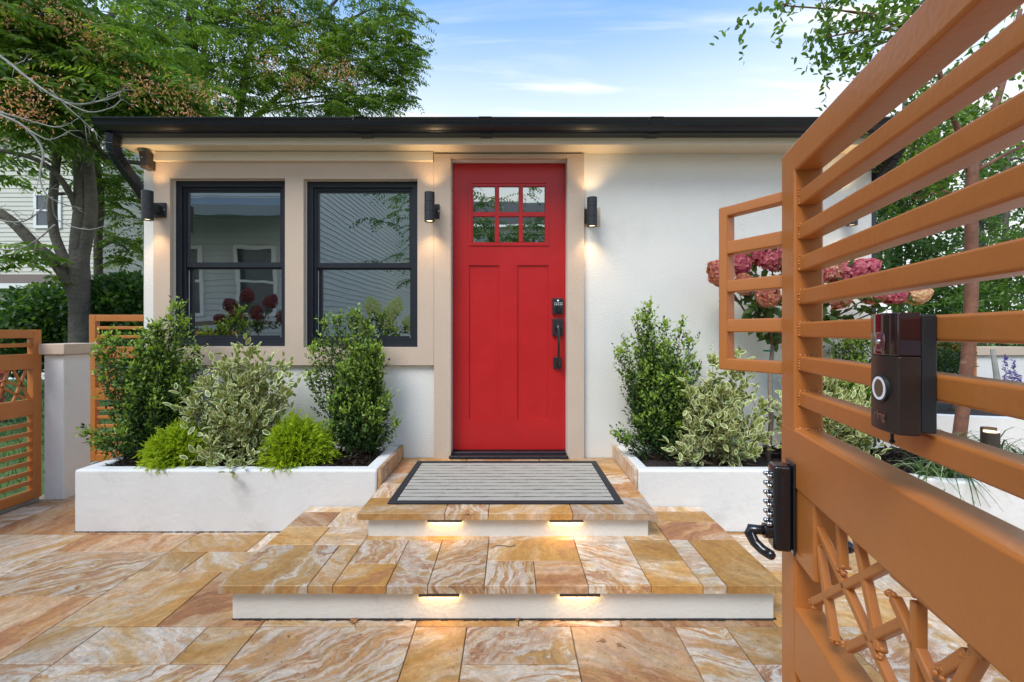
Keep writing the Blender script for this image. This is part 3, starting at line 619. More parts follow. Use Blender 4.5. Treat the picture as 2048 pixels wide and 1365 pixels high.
# ------------------------------------------------------------------ doormat
mat_o = thing('doormat', 'grey ribbed doormat with black rubber border before the red door', 'doormat', (0, 2.7, ZU+.002))
X0, X1, Y0, Y1, ZM = -.628, .577, 2.318, 3.072, ZU+.002
b = MB(); b.box(X0+.02, X1-.02, Y0+.02, Y1-.02, ZM, ZM+.004); obj('mat_base', b, mat('mat_backing', (.012,.012,.014), .95, spec=.05), mat_o)
b = MB(); bw = .036
for (a, c, d, e) in ((X0,X1,Y0,Y0+bw),(X0,X1,Y1-bw,Y1),(X0,X0+bw,Y0+bw,Y1-bw),(X1-bw,X1,Y0+bw,Y1-bw)): b.box(a, c, d, e, ZM, ZM+.007)
obj('mat_border', b, M_rubber, mat_o, bev=.002)
ns = 12; pitch = (Y1-Y0-2*bw-.006)/ns
for k in range(ns):
    y0 = Y0+bw+.004+k*pitch; b = MB(); nx = 60
    vv = []; 
    for i in range(nx+1):
        x = X0+bw+.004+(X1-X0-2*bw-.008)*i/nx; w = .0012*math.sin(i*.5+k*2)+random.uniform(-.0012,.0012)
        vv += [(x,y0+w,ZM+.0038),(x,y0+.002+w,ZM+.0062),(x,y0+pitch-.013+w,ZM+.0062),(x,y0+pitch-.011+w,ZM+.0038)]
    b.add(vv, [(4*i+j, 4*i+4+j, 4*i+5+j, 4*i+1+j) for i in range(nx) for j in range(3)]); obj('carpet_strip', b, M_carpet, mat_o)

# ------------------------------------------------------------------ steel gate in the foreground
K = (1245-CX)/FP; X0G = .312
def gpt(px, py):               # point on the front face of the gate seen at a sight line
    Y = FP*X0G/(px-1245.0); return Vector((X0G+K*Y, Y, HC-(py-CY)*Y/FP))
YF = FP*X0G/(1562-1245.0)
O = Vector((X0G+K*YF, YF, 0)); nrm = math.hypot(K, 1); G = Vector((-K, -1, 0))/nrm; TH = Vector((1, -K, 0))/nrm   # along (towards us), thickness
def gp(s, t, z): return O + G*s + TH*t + Vector((0,0,z))
def gs(px): Y = FP*X0G/(px-1245.0); return (YF-Y)*nrm
gate = thing('steel_gate', 'orange painted steel gate with horizontal bars, opened toward the viewer', 'gate', O)
def gbox(name, s0, s1, t0, t1, z0, z1, bev=.004, m=None, parent=None, label=None):
    b = MB(); vv = [gp(s, t, z) for z in (z0, z1) for s, t in ((s0,t0),(s1,t0),(s1,t1),(s0,t1))]
    b.add(vv, [(0,3,2,1),(4,5,6,7),(0,1,5,4),(1,2,6,5),(2,3,7,6),(3,0,4,7)]); return obj(name, b, m or M_rust, parent or gate, bev=bev, seg=3, label=label)
SW = gs(1588); LEN = 1.02
DZ = lambda v: HC + v*X0G
zt, zt2 = DZ(1.106), DZ(.938)
gbox('stile', 0, SW, 0, .048, .03, zt-.0015, .005)
gbox('stile', LEN-SW, LEN, 0, .048, .03, zt-.0015, .005)
gbox('top_rail', SW*.0+.001, LEN-.001, .0006, .0476, zt2, zt, .005)
bz = [.822, .623, .438, .245, .056, -.141, -.346]
for v in bz: gbox('gate_bar', SW-.002, LEN-SW+.002, .008, .040, DZ(v)-.0275, DZ(v), .004)
m1t, m1b, m2t, m2b = DZ(-.568), DZ(-.91), DZ(-1.60), DZ(-1.98)
gbox('middle_rail', .0004, LEN-SW+.002, -.0006, .0486, m1b, m1t, .005)
gbox('middle_rail', SW-.002, LEN-SW+.002, .0004, .0476, m2b, m2t, .005)
for k in range(9):
    z = m2b-.034-k*.0594; gbox('gate_bar', SW-.002, LEN-SW+.002, .008, .040, z-.0275, z, .004)
gbox('bottom_rail', SW-.002, LEN-SW+.002, .0006, .0474, .035, .09, .005)
gbox('lock_box', SW-.004, gs(1625), .002, .046, DZ(-1.33), m1b+.01, .006)
# weld beads where bars meet the stile
b = MB()
for v in bz:
    for q in range(5):
        p = gp(SW+.001, .010+q*.007, DZ(v)+random.uniform(-.001,.0015)); b.ball(p, random.uniform(.0022,.0036), 6, 4)
        p = gp(SW+.001, .0085, DZ(v)-.004-q*.005); b.ball(p, random.uniform(.002,.0035), 6, 4)
for q in range(9): b.ball(gp(SW+.002, .004+q*.005, m1t+random.uniform(-.001,.001)), random.uniform(.003,.005), 6, 4)
o = obj('weld_bead', b, M_rust, gate, smooth=True); o['kind'] = 'stuff'
def stick(pts):
    b = MB(); 
    P = []
    for cx_, cy_ in pts:
        q = gpt(1348+cx_/2.904, 895+cy_/2.904); P.append(q + TH*.012)
    a, c = P[0], P[-1]; b.bar(a, c, .0125, .0125, up=TH)
    o = obj('lattice_bar', b, M_rust, gate, bev=.0025)
    for p in (a, c):
        for _ in range(9): wel.ball(p+Vector((random.uniform(-.006,.006), random.uniform(-.006,.006), random.uniform(-.006,.006))), random.uniform(.0025,.0042), 8, 5)
wel = MB()
for s_ in ([(775,415),(1215,1400)], [(800,570),(885,1120)], [(915,410),(930,700)], [(1005,490),(1140,1180)], [(770,895),(1230,650)], [(960,1160),(1275,1010)], [(1215,865),(1465,1420)], [(1345,890),(1345,1420)],
           [(1215,715),(2000,1400)], [(1490,1290),(1640,1190)], [(1700,1160),(1560,1420)]): stick(s_)
# continuing lattice towards the hinge side, out of frame
for s_, e_ in ((.52,.60),(.60,.70),(.66,.58),(.72,.80),(.82,.74),(.86,.92)):
    b = MB(); b.bar(gp(s_, .012, m2t+.005), gp(e_, .012, m1b-.005), .0125, .0125, up=TH); obj('lattice_bar', b, M_rust, gate, bev=.0025)
o = obj('weld_bead', wel, M_rust, gate, smooth=True); o['kind'] = 'stuff'
# guard panel beyond the stile
A = Vector((ax(1563, .905), .905, 0)); dv = Vector((-.53, 1, 0)).normalized()
Bx = None
# far edge: where the sight line px 1437 crosses the panel line
tpar = (ax(1437, 1.0)*A.y - A.x) / (dv.x - ax(1437, 1.0)*dv.y); Bp = A + dv*tpar
nrm2 = Vector((dv.y, -dv.x, 0)); nrm2 = nrm2 if nrm2.x > 0 else -nrm2
YB = Bp.y
def guard(name, s0, s1, z0, z1, t0=0.0, t1=.026):
    b = MB(); P = lambda s, t, z: A + dv*s + nrm2*t + Vector((0,0,z))
    vv = [P(s, t, z) for z in (z0, z1) for s, t in ((s0,t0),(s0,t1),(s1,t1),(s1,t0))]
    b.add(vv, [(0,3,2,1),(4,5,6,7),(0,1,5,4),(1,2,6,5),(2,3,7,6),(3,0,4,7)]); return obj(name, b, M_rust, gate, bev=.003)
zg = lambda py: az(py, YB)
Lg = tpar; wst = .022
guard('guard_stile', Lg-wst, Lg, zg(739), zg(417), -.0006, .0266)
tops = [417, 486, 563, 639, 716]; bots = [437, 512, 587, 665, 739]
for k, (a, c) in enumerate(zip(tops, bots)): guard('guard_bar', -.035, Lg-wst+.002 if 0 < k < 4 else Lg-.0005, zg(c), zg(a)-.0006)
# keypad lock with lever
def lk(s, t, z): return gp(s, t, z)
ls0, ls1 = gs(1572)-.003, gs(1572)+.045; 
zl0, zl1 = gpt(1588,1104).z, gpt(1588,928).z
def lbox(name, s0, s1, t0, t1, z0, z1, bev, m): return gbox(name, s0, s1, t0, t1, z0, z1, bev, m, gate)
sA = SW-.030; sB = SW+.009
plate = lbox('lock_plate', sA-.003, sB+.003, -.0045, -.0007, zl0-.003, zl1+.003, .0018, M_lock)
lockb = lbox('lock_body', sA, sB, -.036, -.0045, zl0, zl1-.004, .007, M_lock)
b = MB(); b2 = MB()
for k in range(6):
    z = zl1-.026-k*.0165*(zl1-zl0)/.150
    for s_ in (sA+.010, sB-.010):
        b = MB(); b.cyl(gp(s_, -.0355, z), .0042, .006, -TH, 10); b.ball(gp(s_, -.0415, z), .0045, 8, 6); obj('lock_button', b, M_silver, lockb, smooth=True)
b = MB(); zc = zl0+.030
c0 = gp((sA+sB)/2, -.036, zc); b.cyl(c0, .0135, .012, -TH, 18); obj('lever_hub', b, M_lock, lockb, smooth=False)
b = MB(); e0 = c0 - TH*.032; pts = [c0-TH*.008, c0-TH*.022, e0-TH*.002, e0-TH*.004+Vector((0,0,-.006)), e0+TH*.004+G*.008+Vector((0,0,-.021)), e0+TH*.014+G*.018+Vector((0,0,-.029)), e0+TH*.024+G*.028+Vector((0,0,-.032))]
b.tube(pts, [.0085,.0085,.0095,.0095,.0092,.009,.0088], 14); b.ball(pts[-1], .0089, 12, 8); obj('lock_lever', b, M_lock, lockb, smooth=True)
b = MB(); b.cyl(gp((sA+sB)/2, .048, zc), .011, .03, TH, 16); b.ball(gp((sA+sB)/2+.04, .074, zc), .010, 10, 8); b.tube([gp((sA+sB)/2, .074, zc), gp((sA+sB)/2+.04, .074, zc)], .009, 10); obj('inner_lever', b, M_lock, gate, smooth=True)

# ------------------------------------------------------------------ video doorbell on the gate bars
M_bellface = mat('brushed_bronze_face', (.055, .038, .034), .38, metal=.55, bump=.25, bscale=20)
M_belltop = mat('glossy_wine_plastic', (.028, .008, .012), .1, spec=.6, coat=.5)
YQ = .513
def bellpt(px, t):              # s along the gate for a pixel column at t in front of the gate
    x0 = X0G + TH.x*t*1.03; Y = FP*x0/(px-1245.0); return (YF-Y)*nrm
tb = -.030
sb0, sb1 = bellpt(1742, tb), bellpt(1742, tb)+.055
Yb = YF-sb0/nrm
zb1, zb0 = HC-(629-CY)*Yb/FP, HC-(853-CY)*Yb/FP
bell = thing('video_doorbell', 'black and bronze video doorbell with lit round button on the gate bars', 'doorbell', gp(sb0, 0, zb0))
gbox('mount_plate', sb0+.001, sb1-.001, -.006, .0078, zb0+.003, zb1-.002, .002, M_matte, bell)
def belly(name, z0, z1, m, ex=0.0, bev=.0015):
    n = 10; b = MB(); vv = []
    prof2 = [(0+.000,-.0065),(0,-.026-ex)]
    for i in range(n+1):
        u = i/n; s_ = sb0+(sb1-sb0)*u; d = .026+ex+.0045*(1-(2*u-1)**2)
        prof2.append((s_-sb0, -d))
    prof2 += [(sb1-sb0, -.0065)]
    prof2 = prof2[:1]+prof2[2:]
    k = len(prof2)
    for z in (z0, z1): vv += [gp(sb0+s_, t, z) for s_, t in prof2]
    b.add(vv, [(i, (i+1)%k, k+(i+1)%k, k+i) for i in range(k)]+[tuple(range(k-1,-1,-1)), tuple(range(k,2*k))])
    return obj(name, b, m, bell, bev=bev)
zs = zb1-.355*(zb1-zb0)
belly('face_plate', zb0, zs-.0004, M_bellface)
belly('camera_cover', zs, zb1, M_belltop, .0004)
tf = -.0305; sc_ = (sb0+sb1)/2
b = MB(); cc = gp(sc_+.001, tf-.0002, zs+.0145)
vv = []; n = 24
for r_, t_ in ((.0, .0016), (.0085, .0016), (.0105, .0)):
    for j in range(n): 
        a = 2*math.pi*j/n; q = abs(math.cos(a))**.6*math.copysign(1, math.cos(a)), abs(math.sin(a))**.6*math.copysign(1, math.sin(a))
        vv.append(cc + G*q[0]*r_ + Vector((0,0,q[1]*r_)) - TH*t_)
b.add(vv, [(i*n+j, i*n+(j+1)%n, (i+1)*n+(j+1)%n, (i+1)*n+j) for i in range(2) for j in range(n)]); obj('lens_window', b, mat('lens_plum', (.10,.028,.04), .15, coat=.6), bell, smooth=True)
b = MB(); b.ball(cc - TH*.002+G*.002, .003, 10, 6); obj('lens', b, M_silver, bell, smooth=True)
zbtn = zb0+.046; cbt = gp(sc_+.002, tf-.0006, zbtn)
def disc(name, r0, r1, d, m):
    b = MB(); n = 36; vv = []
    for r_, t_ in ((r0, d), (r1, d), (r1, -.004)):
        for j in range(n): vv.append(cbt + G*math.cos(2*math.pi*j/n)*r_ + Vector((0,0,math.sin(2*math.pi*j/n)*r_)) - TH*t_)
    b.add(vv, [(i*n+j, i*n+(j+1)%n, (i+1)*n+(j+1)%n, (i+1)*n+j) for i in range(2) for j in range(n)]); return obj(name, b, m, bell)
disc('button', 0.0, .0098, .0010, mat('bell_button', (.16,.115,.075), .4, metal=.5)); disc('light_ring', .0098, .0125, .0016, emis('bell_ring', (.86,.88,1), .5)); disc('button_rim', .0125, .0152, .0009, M_matte)
b = MB(); b.cyl(gp(sc_-.010, -.014, zb0-.014), .0018, .016, (0,0,1), 8); b.ball(gp(sc_-.010, -.014, zb0-.014), .003, 8, 5); obj('fixing_screw', b, M_lock, bell)
fc = bpy.data.curves.new('lettering', 'FONT'); fc.body = 'ring'; fc.size = .0135; fc.extrude = .0002; fc.align_x = 'CENTER'
tmp = bpy.data.objects.new('tmp', fc); COL.objects.link(tmp)
bpy.context.view_layer.update()
me = bpy.data.meshes.new_from_object(tmp.evaluated_get(bpy.context.evaluated_depsgraph_get())); bpy.data.objects.remove(tmp)
Rm = Matrix(((G.x, 0, -TH.x, 0), (G.y, 0, -TH.y, 0), (0, 1, 0, 0), (0, 0, 0, 1)))
me.transform(Matrix.Translation(gp(sc_+.001, tf-.0006, zb0+.0125)) @ Rm); me.materials.append(mat('bronze_print', (.26,.13,.09), .4, metal=.3)); obj('lettering', me, None, bell)

# ------------------------------------------------------------------ fences on the left
def fence_panel(label, P0, d, length, top, r, name='steel_fence_panel', stile=.055, group=None):
    """orange steel panel from P0 along d: stiles, rails, bars, lattice"""
    d = Vector(d).normalized(); n = Vector((d.y, -d.x, 0)); root = thing(name, label, 'fence', P0, group='orange steel fence panels')
    def bx(nm, s0, s1, z0, z1, t0=0, t1=.045):
        b = MB(); Q = lambda s, t, z: Vector(P0)+d*s+n*t+Vector((0,0,z))
        vv = [Q(s, t, z) for z in (z0, z1) for s, t in ((s0,t0),(s1,t0),(s1,t1),(s0,t1))]
        f = [(0,3,2,1),(4,5,6,7),(0,1,5,4),(1,2,6,5),(2,3,7,6),(3,0,4,7)]
        if d.cross(n).z < 0: f = [tuple(reversed(q)) for q in f]
        b.add(vv, f); return obj(nm, b, M_rust, root, bev=.004)
    bx('stile', 0, stile, r['base'], top); bx('stile', length-stile, length, r['base'], top)
    bx('top_rail', stile-.001, length-stile+.001, top-.057, top-.0006, .0005, .0445)
    for z in r['upper']: bx('fence_bar', stile-.002, length-stile+.002, z-.027, z, .008, .036)
    for z0, z1 in r['rails']: bx('middle_rail', stile-.001, length-stile+.001, z0, z1, .0005, .0445)
    for z in r['lower']: bx('fence_bar', stile-.002, length-stile+.002, z-.027, z, .008, .036)
    bx('bottom_rail', stile-.001, length-stile+.001, r['base'], r['base']+.06, .0005, .0445)
    za, zb = r['rails'][1][1], r['rails'][0][0]; s = stile+.01; random.seed(5)
    while s < length-.25:
        for (u0, w0, u1, w1) in ((0,0,.10,1),(.10,0,.02,1),(.04,.45,.17,.7),(.20,0,.13,1),(.03,.05,.21,.62)):
            b = MB(); f = lambda u, w: Vector(P0)+d*(s+u)+n*.018+Vector((0,0,za+(zb-za)*w)); b.bar(f(u0,w0), f(u1,w1), .014, .014, up=n); obj('lattice_bar', b, M_rust, root, bev=.002)
        s += .26
    return root
fence_panel('orange steel fence panel left of the white pillar', (-3.244, 3.15, 0), (0,-1,0), 2.0, 1.172, dict(base=.02, upper=[1.082], rails=[(.906,1.008),(.592,.70)], lower=[.545-.066*k for k in range(8)]))
fence_panel('orange steel gate panel between the pillar and the house', (-3.60, 3.93, 0), (1,0,0), 1.02, 1.304, dict(base=.05, upper=[1.205,1.128], rails=[(.93,1.03),(.575,.68)], lower=[.515-.0755*k for k in range(6)]))
pil = thing('gate_pillar', 'white stucco gate pillar with tan cap by the left fence', 'pillar', (-3.2, 3.25, 0))
b = MB(); b.box(-3.236, -3.098, 3.155, 3.36, -.03, 1.0); obj('pillar_shaft', b, M_plant, pil, bev=.008)
b = MB(); b.box(-3.252, -3.068, 3.128, 3.388, 1.0, 1.075); obj('pillar_cap', b, M_tan, pil, bev=.006)
b = MB(); b.box(-3.40, -3.27, 1.0, 3.16, -.04, .018); struct('kerb', b, M_concrete, bev=.004)
b = MB(); b.box(-3.62, -2.57, 3.9, 3.99, -.04, .03); struct('kerb', b, M_concrete, bev=.004)

# chain link fence behind, lawn grass
def chainlink(label, a, c, h, pitch):
    a, c = Vector(a), Vector(c); root = thing('chain_link_fence', label, 'fence', a); d = (c-a).normalized(); Ln = (c-a).length; b = MB()
    n = int(Ln/pitch); m = int(h/pitch)
    for i in range(-m, n):
        for sgn in (1, -1):
            s0, z0, s1, z1 = (i*pitch, 0, (i+m)*pitch, h) if sgn > 0 else ((i+m)*pitch, 0, i*pitch, h)
            if min(s0, s1) < 0: 
                t = -min(s0, s1)/abs(s1-s0)
                if s0 < s1: s0, z0 = 0, h*t
                else: s1, z1 = 0, h*(1-t)
            if max(s0, s1) > Ln: continue
            b.bar(a+d*s0+Vector((0,0,z0)), a+d*s1+Vector((0,0,z1)), .004, .004, up=d.cross(Vector((0,0,1))))
    o = obj('wire_mesh', b, M_wire, root); o['kind'] = 'stuff'
    s = 0
    while s <= Ln: 
        q = MB(); q.cyl(a+d*s, .022, h+.04, (0,0,1), 10); obj('post', q, M_wire, root); s += 2.2
    q = MB(); q.tube([a+Vector((0,0,h)), c+Vector((0,0,h))], .016, 8); obj('top_wire', q, M_wire, root)
chainlink('green chain link fence seen through the left fence bars', (-6.2, 2.9, -.05), (-6.2, 6.6, -.05), .78, .075)
chainlink('green chain link fence seen through the gate panel by the house', (-6.1, 6.2, -.05), (-2.4, 6.2, -.05), .72, .075)
lv = Leaves(); n = 26000
P = np.stack([RNG.uniform(-13, -2.6, n), RNG.uniform(1.2, 11, n), np.full(n, -.05)], 1); P = P[(P[:,0] < -3.65) | (P[:,1] > 4.3)]; n = len(P)
D = rnd(n, .35)+np.array([0,0,1]); lv.add(P, D, rnd(n), RNG.uniform(.05, .13, n), .012, cmix((.05,.12,.02), (.10,.17,.04), RNG.random(n)))
tag(leaf_obj('lawn_grass', lv, M_blade, None, T_BLADE), 'short green lawn grass behind the left fence', 'grass')

# ------------------------------------------------------------------ shrubs
def shrub(name, label, base, height, width, tips, cols, leaf=(.02,.010), stems=26, group=None, tip_col=None, ppx=None, envelope=None, per=70, mat_=None, tmpl=T_LEAF, depth=None, extra=(), mats2=None, pieces=0):
    base = Vector(base); root = thing(name, label, 'shrub', base, group=group); wood = MB(); lv = Leaves(); depth = depth or width*.75
    ends = []
    for i in range(stems):
        phi = 2*math.pi*(i*.618+random.uniform(-.04,.04)); u = (i+.5)/stems
        hh = height*(.25+.75*u**.8)*random.uniform(.70,.99); 
        rr = envelope(hh/height)*random.uniform(.55,1.08)
        e = base+Vector((math.cos(phi)*rr*width/2, math.sin(phi)*rr*depth/2, hh)); ends.append(e)
    for px_, py_, Y_ in extra: ends.append(at(px_, py_, Y_))
    for e in ends:
        v = e-base; c1 = base+Vector((v.x*.55, v.y*.55, v.z*.30)) ; 
        pts = [(base*(1-t)**2+c1*2*t*(1-t)+e*t*t) for t in np.linspace(0, 1, 9)]
        wood.tube(pts, [.007*(1-.85*t) for t in np.linspace(0, 1, 9)], 5, cap=False)
        A_ = np.array([list(p) for p in pts]); nl = int(per*(v.length/.6)); t = RNG.random(nl)**.75*8*.97+.2
        t = t[t > 1.8]; nl = len(t); i0 = np.clip(t.astype(int), 0, 7); fr = (t-i0)[:,None]; fr = np.clip(fr, 0, 1)
        C0 = A_[i0]*(1-fr)+A_[i0+1]*fr; ax_ = unit(A_[i0+1]-A_[i0])
        spread = (.025+.05*(1-t/8))*width/.5
        off = unit(rnd(nl)); off -= ax_*(off*ax_).sum(1, keepdims=True)*.8
        # sprigs: several leaves per twig point
        k = 5; tw = C0 + off*(spread*RNG.uniform(.3, 1.5, nl))[:,None] + ax_*.01
        twd = unit(off*.6+ax_*.9+np.array([0,0,.35])); sl = leaf[0]*2.3
        for q in range(k):
            f = q/(k-1); pp = tw+twd*(sl*f); dd = unit(rnd(nl, .75)+twd*(.35+.9*f)); nn = unit(rnd(nl, .5)+np.array([0,-.35,.8]))
            young = np.clip((t/8)**3.2*1.35*f + RNG.normal(0, .15, nl), 0, 1) * (RNG.random(nl) < .75)
            base_c = cmix(cols[0], cols[1], RNG.random(nl)); cc_ = base_c*(1-young[:,None])+np.array(tip_col or cols[1])*young[:,None]
            lv.add(pp, dd, nn, leaf[0]*RNG.uniform(.7, 1.2, nl), leaf[1]*RNG.uniform(.8, 1.2, nl), cc_)
        # terminal whorl, pale young growth
        nt_ = 16; dd = unit(rnd(nt_, .6)+np.array(v.normalized())+np.array([0,0,.6])); lv.add(np.array(e)+rnd(nt_, .010), dd, unit(rnd(nt_)+np.array([0,-.3,.8])), leaf[0]*1.1, leaf[1], np.array(tip_col or cols[1])*RNG.uniform(.8,1.1,(nt_,1)))
    obj('stem', wood, M_stem, root)
    if pieces:               # the leaves that show largest are parts of their own
        P, D, Nn, Ln, W, C = lv.arrays(); dist = P[:,1]-.35*np.abs(Nn[:,1])*.1
        order = np.argsort(dist); pick = order[:pieces*2][::2]; keepm = np.ones(len(P), bool); keepm[pick] = False
        metas = []
        for q in range(5):
            one = Leaves(); one.add(np.zeros((1,3)), np.array([[1.,0,0]]), np.array([[0,0,1.]]), leaf[0]*(.8+.09*q), leaf[1]*(.85+.06*q), cmix(cols[0], cols[1], np.array([q/4])))
            metas.append(one.mesh('leaf', mat_, tmpl, mats2))
        for i in pick:
            d = Vector(D[i]).normalized(); s_ = Vector(Nn[i]).cross(d).normalized(); u_ = d.cross(s_)
            o = bpy.data.objects.new('leaf', metas[random.randrange(5)]); COL.objects.link(o); o.parent = root
            o.matrix_local = ROOT[root] @ Matrix(((d.x,s_.x,u_.x,P[i][0]),(d.y,s_.y,u_.y,P[i][1]),(d.z,s_.z,u_.z,P[i][2]),(0,0,0,1)))
        lv.a = [(P[keepm], D[keepm], Nn[keepm], Ln[keepm], W[keepm], C[keepm])]
    leaf_obj('foliage', lv, mat_ or M_gloss, root, tmpl, mats2)
    return root
HC_ = ((.012,.038,.012), (.048,.108,.025)); HT = (.32,.46,.07)
GRP = 'dark small-leaved holly shrubs'
shrub('holly_shrub', 'dark holly shrub with spiky upright shoots at left end of planter', (-2.33, 2.98, zm), .86, .45, 0, HC_, stems=46, tip_col=HT, group=GRP, envelope=lambda h: max(.22, .35+2.4*h*(1-h)-.15*h), per=88, leaf=(.027,.0145),
      extra=[(355,615,2.95),(340,640,2.95),(370,650,2.95),(215,675,2.95),(235,680,2.9),(290,665,2.95),(315,655,2.95),(200,700,2.93),(205,760,2.9),(178,868,2.85),(195,880,2.8),(225,880,2.85),(245,870,2.8),(395,730,2.95),(390,700,2.95),(380,780,2.95)])
shrub('holly_shrub', 'dark holly shrub with pale tips under the right window', (-.985, 2.98, zm), .84, .385, 0, HC_, stems=52, tip_col=HT, group=GRP, envelope=lambda h: .62+.38*math.sin(min(1,h*1.25+.15)*3.0)*(1-.2*h), per=88, leaf=(.026,.014),
      extra=[(708,628,2.98),(650,648,2.98),(672,640,2.98),(740,660,2.98),(760,720,2.98),(620,750,2.98),(790,850,2.95),(768,800,2.95),(775,795,2.95),(640,690,2.98),(625,700,2.98),(755,700,2.98)])
shrub('holly_shrub', 'dark holly shrub with tall thin top shoot right of the mat', (.97, 2.98, zm2), .82, .40, 0, HC_, stems=48, tip_col=HT, group=GRP, envelope=lambda h: .45+1.55*h*(1-h)+.12*(1-h), per=88, leaf=(.026,.014),
      extra=[(1297,612,2.98),(1293,635,2.98),(1302,655,2.98),(1362,650,2.98),(1275,640,2.98),(1250,690,2.98),(1240,705,2.95),(1380,685,2.98),(1238,870,2.9),(1252,880,2.9),(1390,735,2.98),(1330,650,2.98)])
shrub('holly_shrub', 'dark holly shrub seen between gate bars beyond the doorbell', (2.22, 3.02, zm2), .82, .5, 0, HC_, stems=40, tip_col=HT, group=GRP, envelope=lambda h: .5+1.4*h*(1-h), per=85, leaf=(.027,.0145), extra=[(1690,690,3.02),(1700,684,3.02),(1715,690,3.0),(1725,684,3.0),(1740,690,3.0)])

# variegated euonymus: green leaf with cream margin (two-material template)
VG = np.array([(0,0,0),(.3,-.46,.09),(.7,-.40,.08),(1,0,-.10),(.7,.40,.08),(.3,.46,.09),(.09,0,.0),(.32,-.33,.055),(.67,-.29,.055),(.87,0,-.07),(.67,.29,.055),(.32,.33,.055)])
VF = [(6,7,8),(6,8,9),(6,9,10),(6,10,11)]; VFm = [0]*4
for i in range(6):
    j = (i+1) % 6; VF += [(i, j, 6+j), (i, 6+j, 6+i)]; VFm += [1, 1]
M_margin = mat('cream_leaf_margin', (.66, .63, .30), .5, var=.15, vscale=40)
M_vgreen = leaf_mat('variegated_leaf_green', .4, .2)
VC = ((.08,.145,.04), (.21,.28,.09))
def euonymus(label, base, height, width, stems, ext, per=22, pieces=240):
    return shrub('variegated_shrub', label, base, height, width, 0, VC, leaf=(.058,.027), stems=stems, tip_col=(.26,.33,.08), group='cream-edged variegated shrubs', envelope=lambda h: .45+1.7*h*(1-h), per=per, mat_=[M_vgreen, M_margin], tmpl=(VG, VF), mats2=VFm, extra=ext, pieces=pieces)
euonymus('cream-edged variegated shrub between two golden mounds', (-1.71, 2.90, zm), .56, .37, 27, [(500,712,2.9),(448,738,2.9),(470,735,2.9),(525,745,2.9),(562,740,2.9),(570,790,2.88),(392,805,2.85),(385,830,2.82),(430,925,2.72),(480,930,2.72),(530,920,2.72),(420,910,2.75),(410,770,2.9)])
euonymus('cream-edged variegated shrub beside the thin hydrangea trunk', (1.29, 2.86, zm2), .50, .35, 26, [(1425,730,2.88),(1465,745,2.88),(1485,745,2.88),(1520,815,2.85),(1510,850,2.82),(1370,900,2.75),(1378,915,2.74),(1500,905,2.74),(1520,880,2.78),(1380,790,2.86)])
euonymus('cream-edged variegated shrub seen through the gate below the doorbell', (1.98, 2.86, zm2), .46, .5, 26, [(1660,770,2.88),(1690,800,2.85)], pieces=80)

# golden thread cypress mounds
def golden(label, base, w, h, n):
    base = Vector(base); root = thing('golden_shrub', label, 'shrub', base, group='golden feathery conifer mounds'); lv = Leaves()
    phi = RNG.uniform(0, 2*math.pi, n); el = np.arcsin(RNG.uniform(.06, 1, n)); rr = RNG.uniform(.35, 1.0, n)**.5
    dirs = np.stack([np.cos(phi)*np.cos(el), np.sin(phi)*np.cos(el), np.sin(el)], 1)
    lump = 1+.16*np.sin(phi*3+base.x*9)+.13*np.sin(phi*8+el*6)+.12*np.sin(phi*13-el*11)
    start = np.array(base)+dirs*np.array([w/2, w/2*.8, h])*(rr*lump)[:,None]*.78
    for q in range(4):       # drooping thread of 4 pieces with side sprigs
        d = unit(dirs*1.0+np.array([0,0,.34-.24*q])+rnd(n, .24)); ln = w*.105
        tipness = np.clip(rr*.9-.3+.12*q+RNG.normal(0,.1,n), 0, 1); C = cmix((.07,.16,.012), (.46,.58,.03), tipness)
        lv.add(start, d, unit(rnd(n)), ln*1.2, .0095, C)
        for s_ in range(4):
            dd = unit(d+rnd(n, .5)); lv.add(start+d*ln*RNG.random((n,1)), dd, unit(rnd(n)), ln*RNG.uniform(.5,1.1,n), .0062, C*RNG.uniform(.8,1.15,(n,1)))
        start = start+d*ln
    leaf_obj('foliage', lv, M_soft, root)
    b = MB(); b.cyl(base, .012, h*.4, (0,0,1), 8); obj('stem', b, M_stem, root)
golden('golden feathery conifer mound at the planter front, left of the variegated shrub', (-2.045, 2.83, zm+.005), .29, .19, 1400)
golden('golden feathery conifer mound at the foot of the window holly', (-1.335, 2.84, zm+.005), .30, .225, 1600)

# ------------------------------------------------------------------ hydrangea trees
def flowerhead(root, p, d, size, cols, n=520):
    d = np.array(Vector(d).normalized()); lv = Leaves(); t = RNG.random(n)**.8; phi = RNG.uniform(0, 6.283, n)
    ref = unit(np.cross(d, [0.3,.2,1.0])); bi = np.cross(d, ref); r = size*.50*np.sin(np.clip(t*.86+.16, 0, 1)*math.pi)**.6*(1-.18*t)
    nrm_ = ref*np.cos(phi)[:,None]+bi*np.sin(phi)[:,None]; P = np.array(p)+d*((t-.35)*size*1.0)[:,None]+nrm_*r[:,None]*RNG.uniform(.55,1.08,(n,1)); out_ = unit(nrm_+d*(t-.35)[:,None])
    for q in range(4):
        a = q*math.pi/2+phi; e1 = unit(np.cross(out_, [.1,.3,.9])); e2 = np.cross(out_, e1); dd = e1*np.cos(a)[:,None]+e2*np.sin(a)[:,None]+out_*.35
        k = np.clip(RNG.normal(.5, .33, n), 0, 1); lv.add(P, unit(dd), out_, .019, .019, cmix(cols[0], cols[1], k))
    o = leaf_obj('flower_head', lv, M_petal, root, T_OVAL, stuff=False); return o
def bigleaves(lv, C0, n, size, cols, down=.3):
    P = np.array(C0)+rnd(n, size*.35); D = unit(rnd(n)+np.array([0,0,-down])); lv.add(P, D, unit(rnd(n, .4)+np.array([0,-.2,.9])), size*RNG.uniform(.7,1.15,n), size*.45, cmix(cols[0], cols[1], RNG.random(n)))
